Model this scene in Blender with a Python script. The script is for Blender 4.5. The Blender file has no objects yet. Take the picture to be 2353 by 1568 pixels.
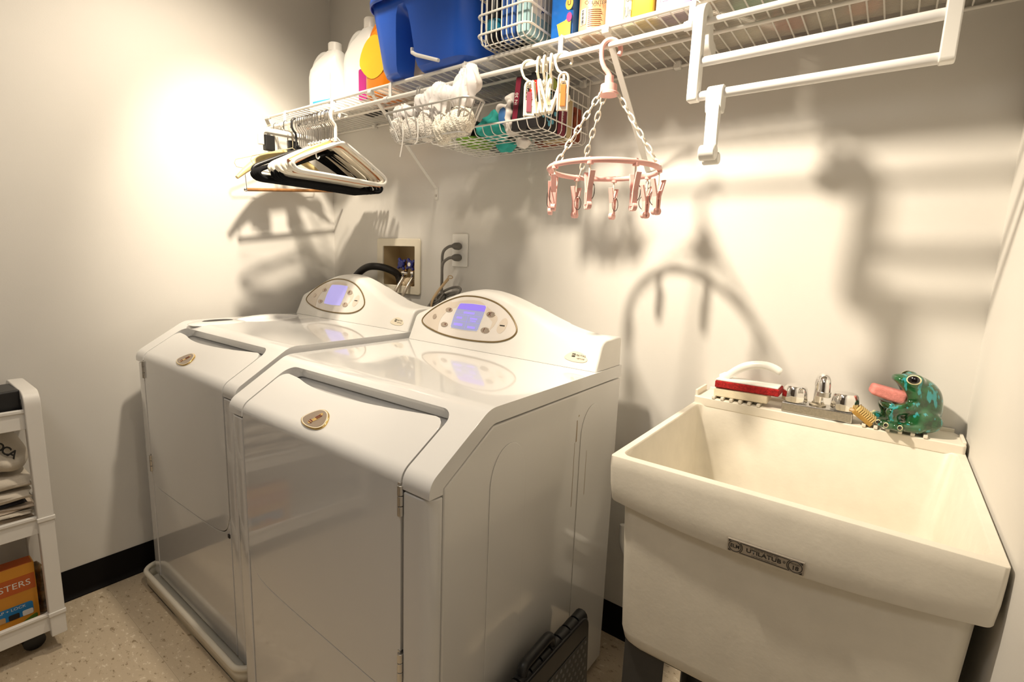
import bpy, bmesh, math, random
import numpy as np
from mathutils import Vector, Matrix
PI = math.pi
def lin(a, b, n): return [float(q) for q in np.linspace(a, b, n)]
random.seed(7)
scene = bpy.context.scene
COL = scene.collection

# ------------------------------------------------------------------ camera
F_PX, IMG_W, IMG_H = 1150.7, 2353.0, 1568.0
cam_d = bpy.data.cameras.new('camera')
cam = bpy.data.objects.new('camera', cam_d)
COL.objects.link(cam)
cam_d.sensor_width = 36.0
cam_d.lens = 36.0 * F_PX / IMG_W
cam_d.clip_start = 0.02
_r = Vector((0.79760401, 0.6020269, 0.03730227))
_u = Vector((-0.12603018, 0.10585678, 0.98636237))
_f = Vector((-0.58986798, 0.7914278, -0.16030535))
_m = Matrix((( _r.x, _u.x, -_f.x, 2.0168), (_r.y, _u.y, -_f.y, -1.3453), (_r.z, _u.z, -_f.z, 1.1513), (0, 0, 0, 1)))
cam.matrix_world = _m
scene.camera = cam

# ------------------------------------------------------------------ world, lamps, exposure
scene.view_settings.view_transform = 'Standard'
scene.view_settings.look = 'None'
scene.view_settings.gamma = 1.0
scene.view_settings.use_curve_mapping = False
scene.view_settings.exposure = 0.54
world = bpy.data.worlds.new('world')
scene.world = world
world.use_nodes = True
world.node_tree.nodes['Background'].inputs[0].default_value = (1.0, 0.97, 0.93, 1)
world.node_tree.nodes['Background'].inputs[1].default_value = 0.21
WARM = (1.0, 0.86, 0.67)
def spot(name, loc, aim, power, cone, blend=0.6, size=0.038, col=WARM):
    l = bpy.data.lights.new(name, 'SPOT')
    l.energy = power; l.color = col; l.spot_size = math.radians(cone); l.spot_blend = blend; l.shadow_soft_size = size
    o = bpy.data.objects.new(name, l); COL.objects.link(o)
    o.location = loc
    o.rotation_euler = (Vector(aim) - Vector(loc)).to_track_quat('-Z', 'Y').to_euler()
    return o
SPOT_A = (0.70, -0.57, 2.20)     # aimed at the corner with the coat hangers
SPOT_B = (1.26, -0.80, 2.02)     # aimed at the wall over the sink
spot('spot_lamp_light', SPOT_A, (0.02, -0.34, 1.16), 62, 58, 1.0)
spot('spot_lamp_spill', SPOT_A, (0.0, -0.80, 0.40), 32, 130, 1.0)
spot('spot_lamp_light', SPOT_B, (1.86, 0.0, 0.96), 63, 66, 1.0)
spot('spot_lamp_spill', SPOT_B, (1.60, -0.45, 0.60), 30, 130, 1.0)
def area(name, loc, size, power, col, rot=(0, 0, 0)):
    l = bpy.data.lights.new(name, 'AREA'); l.shape = 'DISK'; l.size = size; l.energy = power; l.color = col
    o = bpy.data.objects.new(name, l); COL.objects.link(o); o.location = loc; o.rotation_euler = rot
    return o
area('fill_light', (1.35, -1.75, 2.33), 0.40, 3.0, (1.0, 0.96, 0.92))  # soft general fill added behind the camera, not a known lamp

# ------------------------------------------------------------------ materials
MATS = {}
def mat(name, col, rough=0.5, metal=0.0, var=0.03, scale=18.0, bump=0.0, bscale=200.0, coat=0.0, emit=None, es=0.0, trans=0.0, alpha=1.0, aniso=None, spec=0.5):
    if name in MATS: return MATS[name]
    m = bpy.data.materials.new(name); m.use_nodes = True
    nt = m.node_tree; b = nt.nodes['Principled BSDF']
    b.inputs['Roughness'].default_value = rough
    b.inputs['Metallic'].default_value = metal
    b.inputs['Specular IOR Level'].default_value = spec
    if coat: b.inputs['Coat Weight'].default_value = coat; b.inputs['Coat Roughness'].default_value = 0.04
    if trans: b.inputs['Transmission Weight'].default_value = trans
    if alpha < 1: b.inputs['Alpha'].default_value = alpha
    if emit: b.inputs['Emission Color'].default_value = (*emit, 1); b.inputs['Emission Strength'].default_value = es
    tc = nt.nodes.new('ShaderNodeTexCoord')
    n = nt.nodes.new('ShaderNodeTexNoise'); n.inputs['Scale'].default_value = scale; n.inputs['Detail'].default_value = 4
    nt.links.new(tc.outputs['Object'], n.inputs['Vector'])
    r = nt.nodes.new('ShaderNodeValToRGB')
    c0 = [max(0, c * (1 - var)) for c in col]; c1 = [min(1, c * (1 + var)) for c in col]
    r.color_ramp.elements[0].position = 0.3; r.color_ramp.elements[1].position = 0.7
    r.color_ramp.elements[0].color = (*c0, 1); r.color_ramp.elements[1].color = (*c1, 1)
    nt.links.new(n.outputs['Fac'], r.inputs['Fac']); nt.links.new(r.outputs['Color'], b.inputs['Base Color'])
    if bump:
        n2 = nt.nodes.new('ShaderNodeTexNoise'); n2.inputs['Scale'].default_value = bscale; n2.inputs['Detail'].default_value = 3
        nt.links.new(tc.outputs['Object'], n2.inputs['Vector'])
        bp = nt.nodes.new('ShaderNodeBump'); bp.inputs['Strength'].default_value = bump; bp.inputs['Distance'].default_value = 0.002
        nt.links.new(n2.outputs['Fac'], bp.inputs['Height']); nt.links.new(bp.outputs['Normal'], b.inputs['Normal'])
    MATS[name] = m
    return m
def speckle_mat(name, base, dark, light, scale, rough=0.45):
    m = bpy.data.materials.new(name); m.use_nodes = True; nt = m.node_tree; b = nt.nodes['Principled BSDF']
    tc = nt.nodes.new('ShaderNodeTexCoord')
    mp = nt.nodes.new('ShaderNodeMapping'); mp.inputs['Scale'].default_value = (1, 1.9, 1); mp.inputs['Rotation'].default_value = (0, 0, 0.5)
    nt.links.new(tc.outputs['Object'], mp.inputs['Vector'])
    n = nt.nodes.new('ShaderNodeTexNoise'); n.inputs['Scale'].default_value = scale; n.inputs['Detail'].default_value = 6; n.inputs['Roughness'].default_value = 0.7
    nt.links.new(mp.outputs['Vector'], n.inputs['Vector'])
    r = nt.nodes.new('ShaderNodeValToRGB')
    e = r.color_ramp.elements
    e[0].position = 0.35; e[0].color = (*dark, 1); e[1].position = 0.63; e[1].color = (*light, 1)
    k = e.new(0.42); k.color = (*base, 1); k2 = e.new(0.58); k2.color = (*base, 1)
    nt.links.new(n.outputs['Fac'], r.inputs['Fac']); nt.links.new(r.outputs['Color'], b.inputs['Base Color'])
    b.inputs['Roughness'].default_value = rough
    return m
WALL = mat('wall_paint', (0.74, 0.72, 0.68), 0.55, var=0.012, scale=5, bump=0.05, bscale=260)
FLOOR = speckle_mat('vinyl_floor_tile', (0.57, 0.47, 0.34), (0.26, 0.19, 0.11), (0.74, 0.65, 0.51), 36)
BASEB = mat('black_cove_base', (0.006, 0.005, 0.005), 0.6, spec=0.12)
ENAMEL = mat('white_enamel', (0.75, 0.75, 0.745), 0.12, var=0.006, scale=3, coat=0.8)
ENAMEL_SIDE = mat('white_enamel_side', (0.75, 0.745, 0.73), 0.14, var=0.01, scale=3, coat=0.5)
CONSOLE = mat('console_white', (0.84, 0.83, 0.80), 0.28, var=0.01)
TAUPE = mat('taupe_print', (0.62, 0.52, 0.42), 0.35)
TAUPE_L = mat('light_taupe_print', (0.72, 0.64, 0.55), 0.35)
GOLD = mat('gold_trim', (0.70, 0.50, 0.20), 0.18, metal=1.0)
BRONZE = mat('bronze_line', (0.20, 0.14, 0.055), 0.4, metal=0.2)
BADGE = mat('badge_taupe', (0.27, 0.21, 0.16), 0.25)
BADGE_C = mat('badge_cream', (0.80, 0.73, 0.58), 0.3)
CHROME = mat('chrome', (0.86, 0.85, 0.84), 0.08, metal=1.0, var=0.02)
STEEL = mat('brushed_steel', (0.62, 0.60, 0.57), 0.28, metal=1.0)
BRASS = mat('brass', (0.60, 0.38, 0.14), 0.3, metal=1.0)
DARK = mat('dark_gap', (0.02, 0.02, 0.02), 0.6)
BLACK = mat('black_plastic', (0.012, 0.012, 0.013), 0.4)
BLACKV = mat('black_velvet', (0.008, 0.008, 0.009), 0.9, spec=0.1)
INK = mat('black_ink', (0.02, 0.018, 0.016), 0.5)
REDINK = mat('dark_red_ink', (0.13, 0.012, 0.008), 0.5)
WHITEINK = mat('white_ink', (0.85, 0.83, 0.78), 0.5)
PLASTIC = mat('white_plastic', (0.86, 0.85, 0.81), 0.3, var=0.01)
PLASTIC_I = mat('ivory_plastic', (0.85, 0.80, 0.68), 0.32, var=0.02)
WIRE = mat('white_vinyl_wire', (0.84, 0.82, 0.77), 0.3, var=0.02)
TUB = mat('cream_moulded_tub', (0.78, 0.735, 0.635), 0.45, var=0.035, scale=26, bump=0.12, bscale=140)
PINK = mat('pink_plastic', (0.84, 0.46, 0.42), 0.38, var=0.03)
GREYCORD = mat('grey_cord', (0.15, 0.14, 0.125), 0.5)
TAN = mat('tan_strap', (0.45, 0.32, 0.18), 0.6)
# ------------------------------------------------------------------ builders
class MB:
    def __init__(s): s.v = []; s.f = []
    def add(s, verts, faces):
        k = len(s.v); s.v += [tuple(p) for p in verts]; s.f += [tuple(i + k for i in f) for f in faces]; return s
    def box(s, x0, x1, y0, y1, z0, z1):
        return s.add([(x0,y0,z0),(x1,y0,z0),(x1,y1,z0),(x0,y1,z0),(x0,y0,z1),(x1,y0,z1),(x1,y1,z1),(x0,y1,z1)],
                     [(0,3,2,1),(4,5,6,7),(0,1,5,4),(1,2,6,5),(2,3,7,6),(3,0,4,7)])
    def obox(s, c, ax, ay, az):   # oriented box, half vectors
        c, ax, ay, az = map(Vector, (c, ax, ay, az))
        vs = [c + sx*ax + sy*ay + sz*az for sz in (-1,1) for (sx,sy) in ((-1,-1),(1,-1),(1,1),(-1,1))]
        return s.add(vs, [(0,3,2,1),(4,5,6,7),(0,1,5,4),(1,2,6,5),(2,3,7,6),(3,0,4,7)])
    def prism(s, poly, o, ex, ey, en):   # poly in 2D -> o + a*ex + b*ey, extruded by vector en
        o, ex, ey, en = map(Vector, (o, ex, ey, en)); n = len(poly)
        A = [o + a*ex + b*ey for a, b in poly]; B = [p + en for p in A]
        fs = [tuple(range(n))[::-1], tuple(range(n, 2*n))] + [(i, (i+1) % n, n + (i+1) % n, n + i) for i in range(n)]
        return s.add(A + B, fs)
    def tube(s, path, r, n=8, closed=False, cap=True):
        P = [Vector(p) for p in path]; m = len(P)
        rs = r if isinstance(r, (list, tuple)) else [r] * m
        T = []
        for i in range(m):
            if closed: t = P[(i+1) % m] - P[i-1]
            else: t = P[min(i+1, m-1)] - P[max(i-1, 0)]
            T.append(t.normalized() if t.length > 1e-9 else Vector((0,0,1)))
        a = Vector((0,0,1)) if abs(T[0].z) < 0.9 else Vector((1,0,0))
        N = (a - a.dot(T[0]) * T[0]).normalized(); vs = []
        for i in range(m):
            N = N - N.dot(T[i]) * T[i]
            N = N.normalized() if N.length > 1e-9 else T[i].orthogonal().normalized()
            B = T[i].cross(N)
            vs += [P[i] + rs[i] * (math.cos(2*PI*k/n) * N + math.sin(2*PI*k/n) * B) for k in range(n)]
        fs = []
        for i in range(m if closed else m - 1):
            j = (i + 1) % m
            fs += [(i*n + k, i*n + (k+1) % n, j*n + (k+1) % n, j*n + k) for k in range(n)]
        if cap and not closed: fs += [tuple(range(n))[::-1], tuple((m-1)*n + k for k in range(n))]
        return s.add(vs, fs)
    def lathe(s, prof, o=(0,0,0), n=24, axis='z', sx=1.0, sy=1.0):
        o = Vector(o); vs = []; m = len(prof)
        for r, h in prof:
            for k in range(n):
                a = 2*PI*k/n; p = (r*math.cos(a)*sx, r*math.sin(a)*sy, h)
                if axis == 'x': p = (p[2], p[0], p[1])
                elif axis == 'y': p = (p[0], p[2], p[1])
                vs.append(o + Vector(p))
        fs = [(i*n+k, i*n+(k+1) % n, (i+1)*n+(k+1) % n, (i+1)*n+k) for i in range(m-1) for k in range(n)]
        fs += [tuple(range(n))[::-1], tuple((m-1)*n+k for k in range(n))]
        return s.add(vs, fs)
    def grid(s, pts):  # list of rows
        R, Cn = len(pts), len(pts[0]); vs = [p for row in pts for p in row]
        return s.add(vs, [(i*Cn+j, i*Cn+j+1, (i+1)*Cn+j+1, (i+1)*Cn+j) for i in range(R-1) for j in range(Cn-1)])
    def ball(s, c, r, nu=16, nv=10):
        rx, ry, rz = r if isinstance(r, (list, tuple)) else (r, r, r); c = Vector(c); rows = []
        for i in range(nv + 1):
            th = PI * i / nv
            rows.append([c + Vector((rx*math.sin(th)*math.cos(2*PI*k/nu), ry*math.sin(th)*math.sin(2*PI*k/nu), rz*math.cos(th))) for k in range(nu)])
        vs = [p for rw in rows for p in rw]
        return s.add(vs, [(i*nu+k, (i+1)*nu+k, (i+1)*nu+(k+1) % nu, i*nu+(k+1) % nu) for i in range(nv) for k in range(nu)])
    def mesh(s, name, smooth=True):
        me = bpy.data.meshes.new(name); me.from_pydata(s.v, [], s.f)
        bm = bmesh.new(); bm.from_mesh(me)
        bmesh.ops.remove_doubles(bm, verts=bm.verts, dist=1e-6)
        bmesh.ops.recalc_face_normals(bm, faces=bm.faces)
        bm.to_mesh(me); bm.free()
        if smooth: me.shade_smooth(); me.set_sharp_from_angle(angle=math.radians(38))
        return me
    def build(s, name, m, parent=None, bevel=0.0, seg=3, smooth=True, solid=0.0, offset=-1, loc=None, ang=35):
        me = s.mesh(name, smooth)
        for mm in (m if isinstance(m, (list, tuple)) else [m]): me.materials.append(mm)
        o = bpy.data.objects.new(name, me); COL.objects.link(o); o.parent = parent
        if loc: o.location = loc
        if solid:
            md = o.modifiers.new('solid', 'SOLIDIFY'); md.thickness = solid; md.offset = offset
        if bevel:
            md = o.modifiers.new('bevel', 'BEVEL'); md.width = bevel; md.segments = seg; md.limit_method = 'ANGLE'; md.angle_limit = math.radians(ang); md.harden_normals = smooth
        return o
def link_mesh(name, me, m=None, parent=None, loc=(0,0,0), rot=(0,0,0), scale=(1,1,1)):
    if m and not me.materials: me.materials.append(m)
    o = bpy.data.objects.new(name, me); COL.objects.link(o); o.parent = parent
    o.location = loc; o.rotation_euler = rot; o.scale = scale
    return o
def tag(o, label, cat, group=None):
    o['label'] = label; o['category'] = cat
    if group: o['group'] = group
    return o
def thing(name, label, cat, loc=(0,0,0), rot=(0,0,0), group=None):
    o = bpy.data.objects.new(name, None); COL.objects.link(o); o.empty_display_size = 0.05
    o.location = loc; o.rotation_euler = rot
    return tag(o, label, cat, group)
def struct(o): o['kind'] = 'structure'; return o
def smooth_closed(pts, n=6):
    out = []; m = len(pts)
    for i in range(m):
        p0, p1, p2, p3 = [np.array(pts[(i+k-1) % m], float) for k in range(4)]
        for t in [k/n for k in range(n)]:
            out.append(tuple(float(q) for q in 0.5*((2*p1) + (-p0+p2)*t + (2*p0-5*p1+4*p2-p3)*t*t + (-p0+3*p1-3*p2+p3)*t**3)))
    return out
def smooth_open(pts, n=6):
    P = [np.array(p, float) for p in pts]; P = [2*P[0]-P[1]] + P + [2*P[-1]-P[-2]]; out = []
    for i in range(1, len(P)-2):
        p0, p1, p2, p3 = P[i-1:i+3]
        for t in [k/n for k in range(n)]:
            out.append(tuple(float(q) for q in 0.5*((2*p1) + (-p0+p2)*t + (2*p0-5*p1+4*p2-p3)*t*t + (-p0+3*p1-3*p2+p3)*t**3)))
    return out + [tuple(float(q) for q in P[-2])]
def rrect(x0, x1, y0, y1, r, n=5):
    out = []
    for cx, cy, a0 in ((x1-r, y1-r, 0), (x0+r, y1-r, 90), (x0+r, y0+r, 180), (x1-r, y0+r, 270)):
        for k in range(n+1):
            a = math.radians(a0 + 90*k/n); out.append((cx + r*math.cos(a), cy + r*math.sin(a)))
    return out
def round_path(pts, r, n=5):   # polyline with rounded corners
    P = [Vector(p) for p in pts]; out = [P[0]]
    for i in range(1, len(P)-1):
        a = (P[i-1]-P[i]); b = (P[i+1]-P[i]); d = min(r, a.length*0.49, b.length*0.49)
        s, e = P[i] + a.normalized()*d, P[i] + b.normalized()*d
        for k in range(n+1):
            t = k/n; out.append((1-t)**2*s + 2*t*(1-t)*P[i] + t*t*e)
    return out + [P[-1]]
_txt_cache = {}
def text(body, size, o, ex, ey, m, parent=None, name='lettering', depth=0.0006, shear=0.0, sx=1.0, align='CENTER', bold=0.0):
    """flat printed lettering: o = middle of the word, ex = reading direction, ey = up"""
    key = (body, shear, align, bold)
    if key not in _txt_cache:
        cu = bpy.data.curves.new('lettering', 'FONT'); cu.body = body; cu.size = 1.0; cu.align_x = align; cu.align_y = 'CENTER'; cu.shear = shear; cu.offset = bold
        cu.resolution_u = 3; cu.fill_mode = 'FRONT'
        ob = bpy.data.objects.new('t', cu); COL.objects.link(ob)
        dg = bpy.context.evaluated_depsgraph_get()
        _txt_cache[key] = bpy.data.meshes.new_from_object(ob.evaluated_get(dg))
        bpy.data.objects.remove(ob)
    src = _txt_cache[key]
    ex, ey, o = Vector(ex).normalized(), Vector(ey).normalized(), Vector(o); en = ex.cross(ey).normalized()
    me = src.copy()
    for v in me.vertices:
        v.co = o + ex*(v.co.x*size*sx) + ey*(v.co.y*size) + en*depth
    me.materials.clear(); me.materials.append(m)
    ob = bpy.data.objects.new(name, me); COL.objects.link(ob); ob.parent = parent
    return ob
def sdf_mesh(fn, lo, hi, res):
    """naive surface nets of an implicit body (used for organic shapes)"""
    xs = [np.arange(l, h + res, res) for l, h in zip(lo, hi)]
    X, Y, Z = np.meshgrid(*xs, indexing='ij'); V = fn(X, Y, Z); S = V < 0
    nx, ny, nz = V.shape
    acc = np.zeros((nx-1, ny-1, nz-1, 3)); cnt = np.zeros((nx-1, ny-1, nz-1))
    G = np.stack([X, Y, Z], -1)
    def corner(a, d): return a[d[0]:nx-1+d[0], d[1]:ny-1+d[1], d[2]:nz-1+d[2]]
    cs = [(i, j, k) for i in (0,1) for j in (0,1) for k in (0,1)]
    for a in cs:
        for b in cs:
            if sum(abs(p-q) for p, q in zip(a, b)) == 1 and a < b:
                va, vb = corner(V, a), corner(V, b); mk = (va < 0) != (vb < 0)
                t = np.where(mk, va / np.where(np.abs(va-vb) < 1e-12, 1, va-vb), 0)[..., None]
                acc += np.where(mk[..., None], corner(G, a)*(1-t) + corner(G, b)*t, 0); cnt += mk
    idx = -np.ones(cnt.shape, int); mk = cnt > 0; idx[mk] = np.arange(mk.sum()); verts = acc[mk] / cnt[mk][:, None]
    faces = []
    for ax in range(3):
        o = [np.array(d) for d in np.eye(3, dtype=int)]; u, w = o[(ax+1) % 3], o[(ax+2) % 3]
        sl0 = [slice(1, -1)] * 3; sl0[ax] = slice(0, -1); sl1 = list(sl0); sl1[ax] = slice(1, None)
        a, b = S[tuple(sl0)], S[tuple(sl1)]
        for flip, mm in ((False, a & ~b), (True, ~a & b)):
            pts = np.argwhere(mm)
            if not len(pts): continue
            base = pts + 1; base[:, ax] = pts[:, ax]
            q = [base - u - w, base - w, base, base - u]
            ids = [idx[tuple(p.T)] for p in q]
            if flip: ids = ids[::-1]
            faces += list(map(tuple, np.stack(ids, 1).tolist()))
    mb = MB(); mb.v = [tuple(v) for v in verts]; mb.f = faces
    return mb
def smin(a, b, k): h = np.clip(0.5 + 0.5*(b-a)/k, 0, 1); return b*(1-h) + a*h - k*h*(1-h)
def ell(X, Y, Z, c, r, rot=0.0):
    """approximate ellipsoid distance; rot turns it about the y axis"""
    x, y, z = X-c[0], Y-c[1], Z-c[2]
    if rot: x, z = x*math.cos(rot) + z*math.sin(rot), -x*math.sin(rot) + z*math.cos(rot)
    k0 = np.sqrt((x/r[0])**2 + (y/r[1])**2 + (z/r[2])**2); k1 = np.sqrt((x/r[0]**2)**2 + (y/r[1]**2)**2 + (z/r[2]**2)**2) + 1e-9
    return k0*(k0-1)/k1
def capsule(X, Y, Z, a, b, ra, rb):
    a, b = np.array(a), np.array(b); d = b-a; t = np.clip(((X-a[0])*d[0] + (Y-a[1])*d[1] + (Z-a[2])*d[2]) / (d@d), 0, 1)
    return np.sqrt((X-a[0]-t*d[0])**2 + (Y-a[1]-t*d[1])**2 + (Z-a[2]-t*d[2])**2) - (ra + t*(rb-ra))

# ------------------------------------------------------------------ room
RW, RD, RH = 2.1747, -2.75, 2.44     # right wall x, front wall y, ceiling height
struct(MB().box(-0.1, RW + 0.1, RD - 0.1, 0.1, -0.1, -0.004).build('floor', mat('floor_grout', (0.50, 0.41, 0.29), 0.7), smooth=False))
floor = bpy.data.objects['floor']
TS = 0.3048
tile = MB().box(0.00015, TS - 0.00015, 0.00015, TS - 0.00015, -0.004, 0.0).mesh('floor_tile', False); tile.materials.append(FLOOR)
nx_, ny_ = int(RW / TS) + 1, int(-RD / TS) + 1
for i in range(nx_):
    for j in range(ny_):
        x0 = i * TS + 0.02; y0 = -(j + 1) * TS
        if x0 > RW: continue
        link_mesh('floor_tile', tile, None, floor, (x0, y0, 0))
for i in (0,):
    struct(MB().box(-0.1, 0.02, RD, 0.0, -0.1, -0.0005).build('trim_1', FLOOR, smooth=False))
# back wall with the hole for the recessed laundry box
BX0, BX1, BZ0, BZ1, BDEP = 0.335, 0.545, 1.022, 1.196, 0.085
wb = MB()
wb.box(-0.1, BX0, 0, 0.1, 0, RH).box(BX1, RW + 0.1, 0, 0.1, 0, RH).box(BX0, BX1, 0, 0.1, 0, BZ0).box(BX0, BX1, 0, 0.1, BZ1, RH)
struct(wb.build('wall_back', WALL, smooth=False))
struct(MB().box(-0.1, 0, RD, 0, 0, RH).build('wall_left', WALL, smooth=False))
struct(MB().box(RW, RW + 0.1, RD, 0, 0, RH).build('wall_right', WALL, smooth=False))
struct(MB().box(-0.1, RW + 0.1, RD - 0.1, RD, 0, RH).build('wall_front', mat('dim_room_brown', (0.13, 0.10, 0.075), 0.5, var=0.12, scale=4), smooth=False))  # unseen wall; a dim room is put into its colour to cut bounce
struct(MB().box(-0.1, RW + 0.1, RD - 0.1, 0.1, RH, RH + 0.1).build('ceiling', mat('ceiling_paint', (0.80, 0.78, 0.74), 0.8), smooth=False))
cove = [(0, 0), (0.012, 0), (0.012, 0.003), (0.006, 0.009), (0.003, 0.018), (0.0025, 0.099), (0.0015, 0.1016), (0, 0.1016)]
struct(MB().prism(cove, (0.0005, RD + 0.01, 0.0005), (1,0,0), (0,0,1), (0, -RD - 0.012, 0)).build('baseboard_left', BASEB))
struct(MB().prism(cove, (0.0005, -0.0005, 0.0005), (0,-1,0), (0,0,1), (RW - 0.001, 0, 0)).build('baseboard_back', BASEB))
struct(MB().prism(cove, (RW - 0.0005, RD + 0.01, 0.0005), (-1,0,0), (0,0,1), (0, -RD - 0.012, 0)).build('baseboard_right', BASEB))
# lamp fittings (above the picture): a ceiling bar with two spot heads, and an added round fill lamp
tr = thing('spotlight_bar', 'white ceiling bar with two spot heads over the washing machines', 'lamp', (0.98, -0.685, 2.44), (0, 0, -0.39))
MB().box(-0.42, 0.42, -0.02, 0.02, -0.03, -0.0005).build('bar', PLASTIC, tr, bevel=0.004)
for p, aim in ((SPOT_A, (0.02, -0.34, 1.16)), (SPOT_B, (1.86, 0.0, 0.96))):
    d = (Vector(aim) - Vector(p)).normalized(); d = Matrix.Rotation(0.39, 3, 'Z') @ d; q = Matrix.Rotation(0.39, 3, 'Z') @ (Vector(p) - Vector((0.98, -0.685, 2.44))) - 0.045*d
    h = MB(); h.tube([q + d*t for t in (-0.10, -0.09, 0.0, 0.02)], [0.018, 0.03, 0.045, 0.047], 20, cap=False)
    h.build('lamp_head', PLASTIC, tr, solid=0.002)
    MB().tube([q - d*0.085, (q.x*0.9, q.y*0.5, -0.03)], 0.006, 8).build('lamp_arm', PLASTIC, tr)
cl = thing('fill_lamp', 'round white glass fill lamp added behind the viewer', 'lamp', (1.35, -1.75, 2.44))
MB().lathe([(0.03, -0.001), (0.20, -0.001), (0.21, -0.03), (0.20, -0.06), (0.17, -0.085), (0.05, -0.1), (0.0, -0.1)], n=32).build('fill_lamp_glass', mat('fill_lamp_glass', (0.9, 0.88, 0.82), 0.3, emit=(1, 0.93, 0.84), es=1.2), cl)  # glowing dome added as a housing for the fill light
# ------------------------------------------------------------------ washer and dryer
MW, MD, MZ, SLY, SLZ = 0.684, 0.6926, 0.888, 0.1476, 0.795
SL = math.hypot(SLY, MZ - SLZ); SD = Vector((0, SLY/SL, (MZ - SLZ)/SL)); SN = Vector((0, -SD.z, SD.y))
def mprof(v, b=0.02):
    """front profile of a machine: v < 0 runs down the front, 0..SL up the slope, beyond along the top"""
    def raw(v):
        if v < 0: return np.array([0.0, SLZ + v])
        if v < SL: return np.array([SD.y*v, SLZ + SD.z*v])
        return np.array([SLY + v - SL, MZ])
    for k in (0.0, SL):
        if abs(v - k) < b:
            t = (v - k + b) / (2*b); p0, p1, p2 = raw(k - b), raw(k), raw(k + b)
            return (1-t)**2*p0 + 2*t*(1-t)*p1 + t*t*p2
    return raw(v)
FOLDS = [k + 0.02*s for k in (0.0, SL) for s in (-1, -0.75, -0.5, -0.25, 0, 0.25, 0.5, 0.75, 1)]
def fold_sheet(poly, name, m, parent, thick, bevel, xcuts=()):
    bm = bmesh.new(); bm.faces.new([bm.verts.new((a, b, 0)) for a, b in poly])
    for v in FOLDS: bmesh.ops.bisect_plane(bm, geom=bm.verts[:] + bm.edges[:] + bm.faces[:], plane_co=(0, v, 0), plane_no=(0, 1, 0))
    for x in xcuts: bmesh.ops.bisect_plane(bm, geom=bm.verts[:] + bm.edges[:] + bm.faces[:], plane_co=(x, 0, 0), plane_no=(1, 0, 0))
    for vv in bm.verts:
        y, z = mprof(vv.co.y); vv.co = (vv.co.x, y, z)
    bm.normal_update()
    for f in bm.faces:
        if f.normal.y > 0.01 or f.normal.z < -0.01: f.normal_flip()
    me = bpy.data.meshes.new(name); bm.to_mesh(me); bm.free()
    me.shade_smooth(); me.set_sharp_from_angle(angle=math.radians(40)); me.materials.append(m)
    o = bpy.data.objects.new(name, me); COL.objects.link(o); o.parent = parent
    s = o.modifiers.new('solid', 'SOLIDIFY'); s.thickness = thick; s.offset = -1; s.use_even_offset = True
    b = o.modifiers.new('bevel', 'BEVEL'); b.width = bevel; b.segments = 4; b.limit_method = 'ANGLE'; b.angle_limit = math.radians(45); b.harden_normals = True
    return o
PEB = smooth_closed([(0.041,0.063),(0.062,0.091),(0.110,0.122),(0.165,0.143),(0.215,0.149),(0.270,0.146),(0.325,0.134),(0.370,0.113),(0.402,0.088),(0.415,0.066),(0.400,0.047),(0.360,0.033),(0.305,0.027),(0.240,0.025),(0.175,0.027),(0.115,0.034),(0.062,0.047)], 5)
def peb(c, sx, sy, k=1.0):
    cx, cy = 0.228, 0.086
    return [(c[0] + (a-cx)/0.187*sx*k, c[1] + (b-cy)/0.062*sy*k) for a, b in PEB]
CY0, CS = 0.5546, 0.45
CN = Vector((0, -1, CS)).normalized(); CU = Vector((0, CS, 1)).normalized()
def cpt(a, b, d=0.0): return Vector((a, CY0 + CS*b, MZ + b)) + CN*d
def cprism(mb, poly, d0, d1):
    n = len(poly); A = [cpt(a, b, d0) for a, b in poly]; B = [cpt(a, b, d1) for a, b in poly]
    return mb.add(A + B, [tuple(range(n)), tuple(range(n, 2*n))[::-1]] + [(i, (i+1) % n, n+(i+1) % n, n+i) for i in range(n)])
def ellp(c, rx, ry, n=20): return [(c[0] + rx*math.cos(2*PI*k/n), c[1] + ry*math.sin(2*PI*k/n)) for k in range(n)]
SCREEN = mat('lit_display', (0.30, 0.32, 0.55), 0.2, emit=(0.36, 0.38, 0.62), es=0.22)
SCREEN_H = mat('lit_display_bar', (0.22, 0.16, 0.6), 0.2, emit=(0.24, 0.16, 0.78), es=0.45)
SCREEN_T = mat('lit_display_text', (0.30, 0.25, 0.8), 0.2, emit=(0.28, 0.22, 0.85), es=0.45)
SCREEN_W = mat('display_washed_out', (0.35, 0.35, 0.7), 0.2, emit=(0.42, 0.36, 0.85), es=0.4)
BTN = mat('button_silver', (0.55, 0.47, 0.40), 0.25, metal=0.7)
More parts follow.
